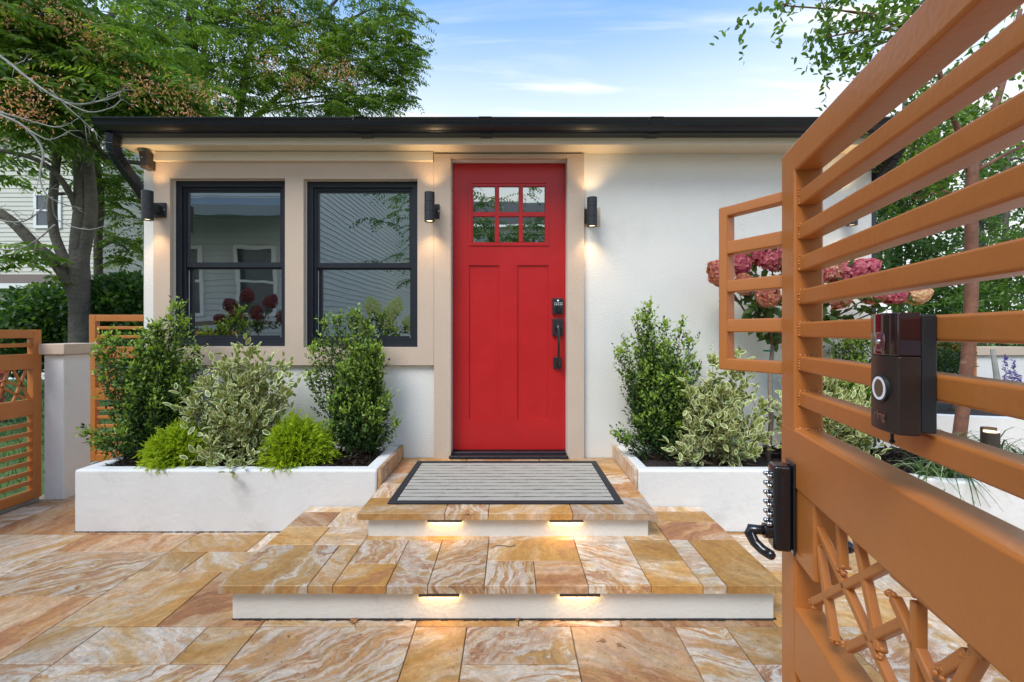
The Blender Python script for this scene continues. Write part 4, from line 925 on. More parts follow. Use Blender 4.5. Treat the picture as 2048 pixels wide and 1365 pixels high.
def hydrangea(label, base, fork, heads, cols, hs, leaf_c=((.04,.085,.02),(.09,.15,.04))):
    root = thing('hydrangea_tree', label, 'flowering tree', base, group='hydrangea trees'); base, fork = Vector(base), Vector(fork)
    b = MB(); b.tube([base, base.lerp(fork, .35)+Vector((.012,0,0)), base.lerp(fork, .7)+Vector((-.008,0,0)), fork], [.017,.0145,.0135,.013], 9, wob=.06); tr = obj('trunk', b, mat('grey_brown_bark', (.24,.19,.15), .9, var=.4, vscale=20, bump=.5), root, smooth=True)
    br = MB(); lv = Leaves()
    for h in heads:
        p = Vector(h[0]); mid = fork.lerp(p, .55)+Vector((0,0,-.03)); br.tube([fork, mid, p], [.008,.006,.004], 6, cap=False)
        for t in (.45,.7,.9): 
            c = fork.lerp(mid, t*2) if t < .5 else mid.lerp(p, (t-.5)*2); bigleaves(lv, c, 7, .10, leaf_c)
        flowerhead(root, p, (p-fork).normalized()+Vector((h[2] if len(h) > 2 else 0, -.35, .05)), hs*h[1], cols[h[3] if len(h) > 3 else 0])
    bigleaves(lv, fork+Vector((0,0,.08)), 26, .10, leaf_c); obj('branch', br, M_stem, root)['kind'] = 'stuff'; leaf_obj('foliage', lv, M_soft, root, T_OVAL)
    return root, tr
PK = [((.45,.05,.13), (.70,.30,.33)), ((.50,.11,.14), (.74,.48,.36)), ((.66,.36,.24), (.78,.66,.45))]
Yh = 2.92
heads = [(at(1442,548,Yh),1.0,-.6,1), (at(1478,530,Yh),.9,0,0), (at(1505,512,Yh+.1),.9,0,0), (at(1545,520,Yh-.05),1.0,0,0), (at(1490,570,Yh-.1),.75,-.3,1), (at(1535,592,Yh-.18),.85,0,1), (at(1588,530,Yh),1.0,0,0), (at(1655,545,Yh),1.0,0,1),
         (at(1690,548,Yh),.9,.2,0), (at(1725,543,Yh),1.0,.3,0), (at(1675,595,Yh-.1),.9,.2,1), (at(1745,590,Yh-.05),.8,.4,1), (at(1785,592,Yh),.8,.5,0), (at(1832,590,Yh),.8,.6,2), (at(1620,560,Yh-.15),1.0,0,0)]
hy, hytr = hydrangea('pink hydrangea tree on a thin trunk behind the gate', at(1535,912,Yh).xy.to_3d()+Vector((0,0,zm2)), at(1545,690,Yh), heads, PK, .158)
b = MB(); b.tube([at(1533,702,Yh-.02)+Vector((dx_,dy_,0)) for dx_, dy_ in ((0,-.018),(.02,-.012),(.03,.01),(.015,.02),(-.012,.012),(-.014,-.01),(0,-.018))], .005, 6); obj('plant_tie', b, mat('green_tape', (.0,.15,.09), .5), hy)

# ------------------------------------------------------------------ strap-leaved clumps, salvia, spotlight
def clump(label, base, n, ln, grp='strap-leaved lilyturf clumps', pale=.2, nm='lilyturf_clump', w=.010):
    base = Vector(base); root = thing(nm, label, 'plant', base, group=grp); lv = Leaves(); S = 6
    phi = RNG.uniform(0, 6.283, n); up = RNG.uniform(.6, 2.2, n); L_ = ln*RNG.uniform(.6, 1.15, n); P = np.array(base)+rnd(n, .018)*np.array([1,1,.2]); out_ = np.stack([np.cos(phi), np.sin(phi), np.zeros(n)], 1)
    C = cmix((.025,.07,.02), (.10,.17,.06), RNG.random(n)); pl_ = RNG.random(n) < pale; C[pl_] = (.34,.38,.22)
    strip = (np.array([(0,-.5,0),(1,-.46,0),(1,.46,0),(0,.5,0)]), [(0,1,2),(0,2,3)])
    for k in range(S):
        d = unit(out_*(.5+.25*k)+np.array([0,0,1])*(up-.62*k)[:,None]); l_ = L_/S; side = np.cross(d, [0,0,1.0])+1e-4; nn = np.cross(side, d)
        lv.add(P, d, unit(nn), l_*1.03, w*(1-.14*k), C); P = P+d*l_[:,None]
    leaf_obj('foliage', lv, M_soft, root, strip)
for i, (px_, Y_, n_, l_, lab) in enumerate(((1850,2.55,46,.34,'green lilyturf clump spilling over the angled planter edge'), (1895,2.55,40,.34,'dark lilyturf clump at the planter corner below the doorbell'), (1910,3.05,70,.42,'large pale-striped lilyturf clump at foot of the brown trunk'),
        (1990,2.9,60,.42,'lilyturf clump around the lit spotlight'), (2055,2.75,60,.42,'lilyturf clump at the right edge beyond the spotlight'), (1940,2.85,50,.36,'lilyturf clump between brown trunk and spotlight'))):
    clump(lab, (ax(px_, Y_), Y_, zm2), n_, l_)
sp = thing('garden_spotlight', 'lit bronze garden spotlight among strap leaves in the right planter', 'spotlight', (ax(1980,2.75), 2.75, zm2))
xs_, ys_ = ax(1980,2.75), 2.75
b = MB(); b.tube([(xs_, ys_, zm2-.02), (xs_, ys_, az(865,2.75))], .043, 20, cap=False); b.tube([(xs_, ys_, az(875,2.75)), (xs_, ys_, az(866,2.75))], [.039,.039], 20); obj('spot_body', b, M_brown, sp)
b = MB(); b.cyl((xs_, ys_, az(863.5,2.75)), .038, .002, (0,0,1), 20); obj('spot_lens', b, M_led, sp)
b = MB(); n = 14; vv = []
for z_, tl in ((az(866,2.75), 0), (az(856,2.75), 0)):
    for j in range(n): a = math.pi*j/(n-1); vv.append((xs_+.043*math.cos(a), ys_+.043*math.sin(a), z_))
b.add(vv, [(j, j+1, n+j+1, n+j) for j in range(n-1)]); obj('spot_hood', b, M_brown, sp)

# far right planter wall, boundary wall, further plants
b = MB(); pts = []
R2 = thing('stucco_planter', 'low curved white planter behind the spotlight on the right', 'planter', (4.0, 3.9, 0))
arc = [(3.05+3.2*(1-math.cos(a))*.9, 4.25-1.05*math.sin(a)*.75) for a in np.linspace(.0, 1.9, 15)]
for i in range(len(arc)-1):
    (x0, y0), (x1, y1) = arc[i], arc[i+1]; 
    b.add([(x0,y0,-.02),(x1,y1,-.02),(x1,y1,.46),(x0,y0,.46),(x0,y0+.10,.46),(x1,y1+.10,.46),(x1,y1+.1,-.02),(x0,y0+.1,-.02)], [(0,1,2,3),(3,2,5,4),(4,5,6,7)])
obj('planter_wall', b, M_plant, R2)
b = MB(); b.box(3.0, 9, 4.3, 6.85, .30, .36); obj('mulch_bed', b, M_mulch, R2)
bw_ = thing('boundary_wall', 'white boundary wall with tan cap at the right background', 'wall', (5, 6.9, 0))
b = MB(); b.box(4.4, 14, 6.9, 7.1, -.05, .80); obj('wall_face', b, M_white, bw_)
b = MB(); b.box(4.37, 14, 6.86, 7.14, .80, .93); obj('wall_cap', b, M_tan, bw_, bev=.006)
b = MB(); b.box(-.6, 5.2, -.6, -.5, -.04, .0)
sv = thing('salvia_plant', 'purple salvia flower spikes before the white boundary wall', 'plant', (ax(2015,5.2), 5.2, .36))
lv = Leaves(); gl = Leaves()
for px_, t_, bo_ in ((2010,712,790),(2027,718,790),(2018,742,792),(2038,750,795)):
    p0, p1 = at(px_, bo_, 5.2), at(px_, t_, 5.2); k = 110; t = RNG.random(k); P = np.array(p0)*(1-t)[:,None]+np.array(p1)*t[:,None]+rnd(k,.012)*(1.3-t)[:,None]; lv.add(P, unit(rnd(k)+np.array([0,0,.6])), unit(rnd(k)), .03, .018, cmix((.12,.08,.42),(.30,.22,.62),RNG.random(k)))
gl.add(np.array(at(2018,800,5.2))+rnd(120,.09)*np.array([1,1,.5]), unit(rnd(120)+np.array([0,0,.6])), unit(rnd(120)), .08, .03, cmix((.03,.08,.02),(.08,.14,.04),RNG.random(120)))
leaf_obj('flower_spike', lv, M_petal, sv); leaf_obj('foliage', gl, M_soft, sv)
b = MB(); b.tube([at(1985,700,5.3), at(1992,745,5.2), at(2000,800,5.1)], [.022,.026,.036], 8)
tag(obj('wooden_stake', b, M_dead), 'pale leaning wooden stake beside the purple salvia', 'stake')

# ------------------------------------------------------------------ trees
def compound(lv, P, D, cols, ln=.42, pairs=7, lw=(.105,.034), droop=.7):
    """pinnate leaves: P,D (n,3)"""
    n = len(P); D = unit(D); side = unit(np.cross(D, np.array([0,0,1.0])+rnd(n,.25))); c = cmix(cols[0], cols[1], RNG.random(n))
    L_ = ln*RNG.uniform(.7, 1.2, n)
    for k in range(pairs):
        f = (k+1.2)/(pairs+.4); pos = P + D*(L_*f)[:,None] - np.array([0,0,1.0])*(droop*L_*f*f*.55)[:,None]
        dk = unit(D - np.array([0,0,1.0])*droop*f*1.1)
        for s_ in (-1, 1):
            dd = unit(side*s_*1.0+dk*.45-np.array([0,0,.45])+rnd(n,.12)); nn = unit(np.cross(dd, side*s_*-1+.001)+np.array([0,0,.8])+rnd(n,.2))
            lv.add(pos, dd, nn, lw[0]*(1-.35*abs(f-.45))*RNG.uniform(.85,1.15,n), lw[1], c*RNG.uniform(.82,1.18,(n,1)))
def limb(b, pts, r0, r1, n=9, wob=.05):
    pts = [Vector(p) for p in pts]; out_ = []
    for i in range(len(pts)-1):
        p0 = pts[max(i-1,0)]; p1, p2 = pts[i], pts[i+1]; p3 = pts[min(i+2,len(pts)-1)]
        for t in np.linspace(0, 1, 5)[:-1]:
            out_.append(.5*((2*p1)+(p2-p0)*t+(2*p0-5*p1+4*p2-p3)*t*t+(3*p1-p0-3*p2+p3)*t**3))
    out_.append(pts[-1]); k = len(out_); b.tube(out_, [r0+(r1-r0)*(i/(k-1))**.8 for i in range(k)], n, cap=True, wob=wob); return out_
AC = ((.055,.125,.022), (.20,.30,.05))
def ailanthus(label, trunks, blobs, base, cols=AC, orange=(), dens=1.0, leafscale=1.0, name='ailanthus_tree', grp='tall leafy trees left of the house'):
    root = thing(name, label, 'tree', base, group=grp); b = MB(); paths = []
    for pts, r0, r1 in trunks: paths += limb(b, pts, r0, r1)
    obj('trunk', b, M_bark, root, smooth=True); lv = Leaves(); br = MB(); so = Leaves()
    for (px_, py_, Y_, rx, rz, n) in blobs:
        c = at(px_, py_, Y_); n = int(n*dens*1.15)
        near = min(paths, key=lambda q: (Vector(q)-c).length+max(0, q.z-c.z)*2); mid = Vector(near).lerp(c, .5)+Vector((0,0,.15)); limb(br, [near, mid, c], .035, .012, 6, 0)
        q = rnd(n, .5)*np.array([rx, rx*.8, rz]); T_ = np.array(c)+q
        for i in range(0, n, 4): br.tube([c.lerp(Vector(T_[i]), .1), c.lerp(Vector(T_[i]), .6)+Vector((0,0,.08)), Vector(T_[i])], [.012,.008,.005], 4, cap=False)
        k = 7
        for j in range(k):
            a = RNG.uniform(0, 6.283, n); D = np.stack([np.cos(a), np.sin(a), RNG.uniform(-.25, .55, n)], 1); compound(lv, T_+rnd(n,.05), D, cols, .42*leafscale, 6, (.115*leafscale,.042*leafscale))
    for (px_, py_, Y_) in orange:
        c = np.array(at(px_, py_, Y_*.955)); n = 62; t = RNG.random(n); so.add(c+rnd(n)*np.array([.15,.16,.10])-np.array([0,0,.06]), unit(rnd(n)+np.array([0,0,-.8])), unit(rnd(n)), .055, .020, cmix((.55,.22,.13),(.74,.42,.25),RNG.random(n)))
    obj('branch', br, M_bark, root)['kind'] = 'stuff'; leaf_obj('crown', lv, M_leaf, root)
    if orange: leaf_obj('seed_cluster', so, M_soft, root, label and T_LEAF)
    return root
YA = 8.0
ailanthus('big multi-stemmed tree with grey forked trunk left of the house',
    [([at(160,860,YA), at(162,690,YA), at(160,590,YA), at(158,500,YA), at(165,400,YA), at(158,300,YA), at(140,200,YA), at(120,90,YA), at(110,-60,YA)], .20, .06),
     ([at(160,640,YA), at(148,585,YA-.05), at(115,530,YA-.1), at(70,490,YA-.2), at(20,440,YA-.3), at(-60,390,YA-.4)], .125, .07),
     ([at(158,620,YA), at(146,560,YA), at(120,500,YA+.2), at(105,440,YA+.3), at(112,330,YA+.4), at(125,210,YA+.4), at(175,80,YA+.4)], .10, .05),
     ([at(160,570,YA), at(166,510,YA), at(181,430,YA), at(178,340,YA), at(160,250,YA+.2), at(170,140,YA+.3), at(230,20,YA+.3)], .12, .05),
     ([at(160,450,YA), at(146,400,YA-.1), at(110,345,YA-.3), at(60,315,YA-.4), at(-10,300,YA-.5)], .06, .03), ([at(164,400,YA), at(170,335,YA-.05), at(190,290,YA-.2), at(215,315,YA-.3), at(300,330,YA-.2)], .07, .03)],
    [(40,40,7.2,.9,.6,24),(150,60,7.4,1.0,.6,30),(230,110,7.4,.8,.45,24),(70,140,6.9,.9,.5,26),(180,180,7.3,.9,.4,26),(290,185,7.3,.8,.3,22),(40,235,6.8,.7,.35,16),(350,200,7.6,.7,.25,16),(230,215,7.6,.8,.3,18),(110,260,8.3,.8,.4,14),(20,320,8.2,.7,.35,8),(-60,120,7,1,.9,20),(300,60,8.2,1.1,.7,26),(60,60,6.6,.8,.4,20),(0,30,6.8,.7,.5,18),(10,170,6.4,.5,.4,14),(120,200,6.8,.7,.3,16),(130,-30,7.4,1.2,.6,18),(225,330,9.2,.5,.4,8),(250,420,9.4,.4,.5,7),(30,515,7.4,.3,.2,4),(90,530,7.6,.25,.2,3)],
    at(160,800,YA).xy.to_3d(), leafscale=1.2, dens=.8, orange=[(50,22,6.7),(25,35,6.7),(110,8,6.8),(125,30,6.8),(150,42,6.9),(165,60,6.9),(190,75,6.9),(215,88,7),(235,105,7),(45,180,6.3),(70,190,6.3),(15,208,6.3),(40,218,6.3),(55,215,6.3),(280,155,6.9),(300,172,6.9),(285,180,6.9),(345,165,7.1),(400,175,7.2),(415,185,7.2),(360,215,7.1),(375,225,7.1),(95,150,6.4)])
ailanthus('slim grey tree just right of the big forked trunk',
    [([at(205,840,9.2), at(200,660,9.2), at(196,500,9.2), at(202,400,9.2), at(192,300,9.2), at(205,180,9.2), at(230,60,9.2)], .095, .04)],
    [(210,150,9.2,1.0,.6,16),(250,60,9.4,1,.6,16),(240,380,9.3,.35,.4,8),(255,500,9.3,.4,.5,9)], at(205,800,9.2).xy.to_3d())
YB_ = 12.0
ailanthus('tall dense tree rising behind the gutter with twin trunks',
    [([at(375,800,YB_), at(372,300,YB_), at(378,180,YB_), at(372,100,YB_), at(395,-60,YB_)], .17, .08), ([at(372,260,YB_), at(392,150,YB_), at(388,40,YB_), at(410,-80,YB_)], .10, .05), ([at(415,800,YB_+.4), at(412,260,YB_+.4), at(405,150,YB_+.4), at(420,-40,YB_+.4)], .12, .06), ([at(270,240,YB_-2), at(275,120,YB_-2), at(255,40,YB_-2), at(262,-40,YB_-2)], .09, .05)],
    [(340,40,11.5,1.6,1.1,44),(430,60,11.6,1.5,1.0,40),(330,150,11.6,1.3,.7,34),(450,140,11.6,1.4,.7,34),(400,210,12,1.4,.45,26),(500,40,11.8,1.4,1.0,36),(300,-40,11.5,1.5,.8,20),(420,-50,11.5,1.8,.8,30)],
    at(395,760,YB_).xy.to_3d(), dens=.8, orange=[(510,20,11),(560,15,11.1),(600,45,11.1),(620,85,11.2),(535,128,11),(545,118,11)])
ailanthus('tall dense tree at the right end of the tree row, beside open sky',
    [([at(480,800,12.6), at(478,300,12.6), at(485,190,12.6), at(500,100,12.6), at(540,-40,12.6)], .15, .06), ([at(482,260,12.6), at(560,190,12.4), at(640,120,12.2), at(700,40,12)], .09, .04), ([at(640,120,12.2), at(690,80,12.2), at(650,40,12.2), at(690,-20,12.2)], .07, .03)],
    [(560,60,12,1.5,.9,38),(540,160,12,1.3,.6,34),(620,150,11.8,1.2,.6,34),(630,40,12,1.3,.8,34),(690,110,11.8,1.1,.7,32),(740,60,11.8,1.0,.8,30),(760,140,11.8,.9,.6,28),(800,85,11.8,.55,.5,16),(600,215,12,1.4,.35,26),(700,205,11.8,1.2,.35,28),(790,195,11.8,.6,.3,14),(690,-30,12,1.4,.7,26),(790,20,11.8,.5,.4,10),(815,125,11.8,.4,.35,8)],
    at(480,760,12.6).xy.to_3d(), orange=[(600,150,11),(640,135,11),(655,138,11),(680,140,11),(695,130,11),(590,165,11),(605,165,11),(700,150,11)])
# bare dead branches reaching in from the left
b = MB()
YD2 = 4.6
for pts, r0, r1 in (([(-60,80),(0,112),(60,160),(130,205),(190,205),(250,180)], .03, .008), ([(-60,210),(0,230),(50,255),(85,300),(80,360),(105,400),(165,418)], .028, .007), ([(0,225),(70,245),(120,255),(160,235)], .016, .006), ([(60,262),(100,280),(140,262)], .013, .005),
        ([(-40,405),(0,440),(50,442),(90,410),(100,370)], .02, .007), ([(100,180),(135,215),(170,245),(195,268)], .014, .005), ([(130,205),(180,225),(225,215),(245,200),(265,215)], .014, .004), ([(105,395),(115,440),(180,460),(240,440),(280,440)], .012, .004), ([(190,205),(230,195),(250,175)], .010, .004), ([(215,190),(235,185),(232,170)], .007, .003),
        ([(30,130),(50,120),(55,105)], .008, .003), ([(160,235),(168,222)], .008, .004), ([(-30,420),(20,420),(45,442)], .012, .006), ([(140,262),(165,262)], .006,.003), ([(110,450),(60,490),(10,500),(-30,480)], .014,.006)):
    ol = limb(b, [at(x, y, YD2+.1*math.sin(x)) for x, y in pts], r0*.62, r1*.6, 7, .16)
    for q in range(2, len(ol)-1):
        if random.random() < .6:
            d_q = (ol[q+1]-ol[q-1]).normalized(); e_q = ol[q]+(d_q*.7+Vector((random.uniform(-.6,.6),random.uniform(-.4,.4),random.uniform(-.8,.8))))*random.uniform(.06,.22); m_q = ol[q].lerp(e_q,.5)+Vector((0,0,random.uniform(-.03,.03)))
            b.tube([ol[q], m_q, e_q], [r1*.5, r1*.4, r1*.2], 5)
tag(obj('dead_branch', b, M_dead, smooth=True), 'bare pale dead branches hanging in front of the left tree', 'branch')

# small-leaved trees on the right
def smalltree(label, trunks, blobs, base, cols, leaf=(.055,.026), bark=M_bark, name='leafy_tree', grp='green trees at the right', r=(.03,.008), per=26, tm=T_LEAF):
    root = thing(name, label, 'tree', base, group=grp); b = MB(); paths = []
    for pts, r0, r1 in trunks: paths += limb(b, pts, r0, r1, 9, .04)
    obj('trunk', b, bark, root, smooth=True); lv = Leaves(); br = MB()
    for (px_, py_, Y_, rx, rz, n) in blobs:
        c = at(px_, py_, Y_); near = min(paths, key=lambda q: (Vector(q)-c).length); limb(br, [near, Vector(near).lerp(c, .5)+Vector((0,0,.06)), c], r[0], r[1], 6, 0)
        T_ = np.array(c)+rnd(n, .5)*np.array([rx, rx*.8, rz])
        for i in range(0, n, 3): br.tube([c, c.lerp(Vector(T_[i]), .6)+Vector((0,0,.03)), Vector(T_[i])], [r[1],r[1]*.6,r[1]*.35], 4, cap=False)
        d0 = unit(T_-np.array(c)+rnd(n,.15)); sl = leaf[0]*6
        for j in range(per):
            f = j/per; pos = T_+d0*(sl*(f-.3))[None] if False else T_+d0*(sl*(f-.35)); pos = pos-np.array([0,0,1.0])*(sl*f*f*.3)
            dd = unit(d0*.4+rnd(n,.8)+np.array([0,0,-.15])); lv.add(pos+rnd(n,.012), dd, unit(rnd(n,.6)+np.array([0,0,.8])), leaf[0]*RNG.uniform(.7,1.2,n), leaf[1]*RNG.uniform(.8,1.2,n), cmix(cols[0], cols[1], RNG.random(n)))
    obj('branch', br, bark, root)['kind'] = 'stuff'; leaf_obj('crown', lv, M_leaf, root, tm); return root
SC1 = ((.05,.12,.024), (.17,.28,.055)); SC2 = ((.035,.09,.03), (.11,.20,.06)); SC3 = ((.09,.17,.02), (.28,.36,.05))
smalltree('young crape myrtle with brown peeling trunk behind the doorbell', [([at(1915,905,3.2), at(1930,780,3.2), at(1937,690,3.2), at(1943,560,3.2), at(1942,430,3.2), at(1945,330,3.2)], .040, .036), ([at(1945,345,3.2), at(1975,260,3.2), at(2010,150,3.3), at(2040,20,3.3)], .030, .014), ([at(1943,350,3.2), at(1925,290,3.2), at(1895,200,3.1), at(1860,80,3.0)], .026, .012), ([at(1955,340,3.2), at(2010,310,3.2), at(2060,285,3.2)], .014, .009)],
    [(1860,255,3.1,.25,.15,12),(1810,290,3.1,.2,.12,9),(1960,170,3.3,.4,.25,20),(2030,240,3.2,.3,.2,16),(1880,180,3.2,.3,.2,14),(2020,90,3.4,.5,.3,20),(1830,400,3.2,.2,.15,8),(1870,360,3.2,.25,.15,8),(2000,300,3.3,.25,.15,10),(1760,130,2.9,.25,.12,9),(1720,45,2.8,.35,.1,14),(1650,20,2.75,.25,.07,9),(1570,12,2.7,.22,.05,7),(1655,75,2.75,.10,.12,5),(1760,60,2.8,.3,.12,13),(1720,190,2.9,.15,.08,5),(1680,215,2.9,.06,.05,3),(1700,120,2.8,.12,.08,5),(1730,100,2.8,.15,.08,6),(1825,20,2.8,.3,.15,12)],
    (ax(1915,3.2), 3.2, zm2), SC1, leaf=(.048,.022), bark=M_myrt, r=(.010,.004), per=17, tm=T_OVAL, name='crape_myrtle')
smalltree('mid green tree beyond the right house corner', [([at(1790,900,9), at(1795,600,9), at(1800,400,9), at(1810,200,9)], .1, .04)], [(1790,330,8.5,.8,.8,60),(1850,420,8.5,.9,.8,70),(1780,470,8.5,.7,.7,55),(1860,520,8.6,.8,.6,55),(1810,400,8.3,.8,.8,60),(1900,330,8.8,.9,.8,50),(1850,230,9,1.0,.8,45),(1780,560,8.4,.6,.5,45),(1900,600,8.4,.8,.5,50),(1830,640,8.4,.8,.4,45)], (ax(1790,9), 9, 0), SC2, leaf=(.10,.05))
smalltree('light green feathery tree at the far right edge', [([at(2010,900,7.6), at(2008,600,7.6), at(2012,420,7.6), at(2015,300,7.6)], .06, .03)], [(2010,480,7.2,.5,.4,24),(2040,540,7.2,.5,.5,40),(1990,590,7.2,.6,.4,40),(2030,640,7.2,.6,.3,36),(2080,420,7.4,.6,.5,24),(1960,560,7.4,.5,.4,26),(2060,330,7.6,.6,.5,18)], (ax(2010,7.6), 7.6, 0), SC1, leaf=(.09,.03))
smalltree('yellow-green tree above the right house corner', [([at(1700,900,11), at(1760,500,11), at(1790,300,11)], .1, .04)], [(1800,290,7,.35,.25,12),(1850,300,7,.4,.25,14),(1760,400,10,.6,.6,22),(1880,240,8,.5,.4,16),(1950,220,8,.6,.4,16)], (ax(1700,11), 11, 0), SC3, leaf=(.10,.05))
smalltree('tall pale tree far behind the crape myrtle', [([at(1965,900,14), at(1960,500,14), at(1955,250,14)], .16, .06)], [(1920,500,14,1.6,1.2,46),(2000,460,14,1.6,1.4,50),(1960,330,14,1.8,1.4,36),(2060,380,14,1.8,1.6,36),(1860,560,14,1.4,.9,40),(2020,600,14,1.8,.9,50),(1900,640,13.5,1.5,.5,36)], (ax(1965,14), 14, 0), ((.05,.09,.045),(.13,.19,.09)), leaf=(.17,.09))
def ballbush(label, base, c, r, n, cols, stem=True, leaf=(.045,.02), name='clipped_bush', grp=None, squash=1.0):
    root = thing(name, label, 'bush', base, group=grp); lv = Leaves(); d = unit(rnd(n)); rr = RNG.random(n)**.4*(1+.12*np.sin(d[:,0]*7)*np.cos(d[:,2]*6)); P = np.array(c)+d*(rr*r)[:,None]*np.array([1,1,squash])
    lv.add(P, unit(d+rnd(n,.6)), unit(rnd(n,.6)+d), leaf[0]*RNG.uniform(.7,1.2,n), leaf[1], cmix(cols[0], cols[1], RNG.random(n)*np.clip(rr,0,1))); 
    if stem: b = MB(); b.tube([base, Vector(c)], [.03,.02], 8); obj('stem', b, M_bark, root)
    leaf_obj('foliage', lv, M_leaf, root)
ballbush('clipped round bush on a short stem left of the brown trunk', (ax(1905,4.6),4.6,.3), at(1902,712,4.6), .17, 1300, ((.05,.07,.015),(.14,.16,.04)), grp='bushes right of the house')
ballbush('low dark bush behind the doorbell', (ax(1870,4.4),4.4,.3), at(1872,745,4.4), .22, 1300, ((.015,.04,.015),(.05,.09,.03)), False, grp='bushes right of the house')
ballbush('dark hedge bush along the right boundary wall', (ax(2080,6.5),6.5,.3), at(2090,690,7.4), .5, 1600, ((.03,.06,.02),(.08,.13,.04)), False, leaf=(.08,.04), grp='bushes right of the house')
# small orange fence behind on the right
b = MB()
rf = thing('steel_fence_panel', 'far orange fence panel behind the clipped bush at right', 'fence', (ax(1870,6.6), 6.6, 0), group='orange steel fence panels')
for z0, z1 in ((.90,.98),(.3,.36),(.62,.66),(.46,.5),(.76,.80)):
    b = MB(); b.box(ax(1840,6.6), ax(1945,6.6), 6.6, 6.64, z0, z1); obj('fence_bar', b, M_rust, rf)
for px_ in (1842, 1945):
    b = MB(); b.box(ax(px_,6.6)-.05, ax(px_,6.6)+.05, 6.59, 6.65, 0, 1.0); obj('stile', b, M_rust, rf)

# undergrowth at the left
UC = ((.025,.07,.018), (.085,.17,.04))
for i, (px_, py_, Y_, r_, n_, lab) in enumerate(((110,640,9.0,.9,3600,'dark overgrown bush left of the forked trunk'), (20,690,8.4,.7,2200,'dark overgrown bush at the left edge above the fence'), (255,610,8.8,.75,3400,'dark leafy bush between slim tree and house corner'), (330,700,8.6,.9,2200,'dark leafy bush hidden behind the house corner'), (180,700,9.6,.8,2200,'dark leafy bush behind the forked trunk'))):
    ballbush(lab, (ax(px_,Y_), Y_, -.05), at(px_, py_, Y_), r_, n_, UC, False, (.13,.075), 'overgrown_bush', 'overgrown bushes at the left', .8)

# ------------------------------------------------------------------ houses around
def siding(b, a, c, z0, z1, h=.115, lap=.016, gable=None):
    a, c = Vector(a), Vector(c); d = (c-a).normalized(); n = Vector((d.y, -d.x, 0)); z = z0; Ln = (c-a).length
    while z < z1-.001:
        zt_ = min(z+h, z1); s0, s1, s0t, s1t = 0, Ln, 0, Ln
        if gable: s0, s1 = gable(z); s0t, s1t = gable(zt_)
        P = lambda s, o, zz: a+d*s+n*o+Vector((0,0,zz)); b.add([P(s0,lap,z), P(s1,lap,z), P(s1t,0.001,zt_), P(s0t,0.001,zt_), P(s0,0,z), P(s1,0,z)], [(0,1,2,3),(4,5,1,0)]); z += h
def win(root, a, d, n, s0, s1, z0, z1):
    P = lambda s, o, z: Vector(a)+d*s+n*o+Vector((0,0,z)); b = MB(); w = .08
    for (p, q, u, v) in ((s0-w,s1+w,z1,z1+w),(s0-w,s1+w,z0-w,z0),(s0-w,s0,z0,z1),(s1,s1+w,z0,z1),(s0,s1,(z0+z1)/2-.025,(z0+z1)/2+.025)):
        b.add([P(p,0,u),P(q,0,u),P(q,.05,u),P(p,.05,u),P(p,0,v),P(q,0,v),P(q,.05,v),P(p,.05,v)], [(0,3,2,1),(4,5,6,7),(0,1,5,4),(1,2,6,5),(2,3,7,6),(3,0,4,7)])
    f = obj('window', b, M_trimw, root); b = MB(); b.add([P(s0,.025,z0),P(s1,.025,z0),P(s1,.025,z1),P(s0,.025,z1)], [(0,1,2,3)]); obj('pane', b, M_bgl, f)
M_bgl = mat('dull_far_glass', (.06,.075,.09), .08, spec=.8)
h1 = thing('neighbour_house', 'cream sided two-storey house behind the forked tree at left', 'house', (-15, 13.5, 0))
ha, hb = Vector((-24, 13.0, 0)), Vector((ax(205,13.0), 13.0, 0)); d_ = Vector((1,0,0)); n_ = Vector((0,-1,0))
b = MB(); siding(b, ha, hb, 2.75, 6.9, .125); siding(b, (hb.x,13,0), (hb.x,20,0), 2.75, 6.9, .125); o = obj('siding', b, M_sid_cream, h1); o['kind'] = 'stuff'
win(h1, ha, d_, n_, ax(76,13)+24, ax(76,13)+24+.62, az(452,13), az(392,13))
b = MB(); b.add([(-24.5,12.6,6.9),(hb.x+.4,12.6,6.9),(hb.x+.4,16.5,8.6),(-24.5,16.5,8.6),(-24.5,12.6,6.8),(hb.x+.4,12.6,6.8)], [(0,1,2,3),(0,4,5,1)]); obj('roof', b, M_shingle, h1)
b = MB(); siding(b, (-24,11.6,0), (ax(165,11.6),11.6,0), -.05, 2.25, .115); o = obj('garage_siding', b, M_sid_white, h1); o['kind'] = 'stuff'
b = MB(); b.add([(-24.3,11.2,2.32),(ax(165,11.6)+.3,11.2,2.32),(ax(165,11.6)+.3,13.0,2.8),(-24.3,13.0,2.8)], [(0,1,2,3)]); b.box(-24.3, ax(165,11.6)+.3, 11.25, 13, 2.2, 2.3); obj('garage_roof', b, mat('brown_shingle', (.13,.095,.075), .95, var=.3, vscale=30), h1)
b = MB(); b.box(-24.3, ax(165,11.6)+.3, 11.10, 11.22, 2.22, 2.34); obj('gutter', b, M_trimw, h1)
h2 = thing('neighbour_house', 'white sided house showing between the trees and the downspout', 'house', (-11, 14, 0))
a_, c_ = Vector((-12.1,13.6,0)), Vector((-14.6,21,0)); a2 = Vector((ax(205,13.8),13.8,0)); c2 = Vector((ax(205,13.8)+2.4, 20, 0))
b = MB(); siding(b, a2, c2, -.05, az(432,13.8)+.3, .12); o = obj('siding', b, M_sid_white, h2); o['kind'] = 'stuff'
b = MB(); z_ = az(432,13.8)+.3; b.add([(*(a2+Vector((-.2,-.3,0))).xy, z_), (*(c2+Vector((.3,0,0))).xy, z_), (*(c2+Vector((-4,2,0))).xy, z_+1.5), (*(a2+Vector((-4,1,0))).xy, z_+1.5)], [(0,1,2,3)]); obj('roof', b, M_shingle, h2)
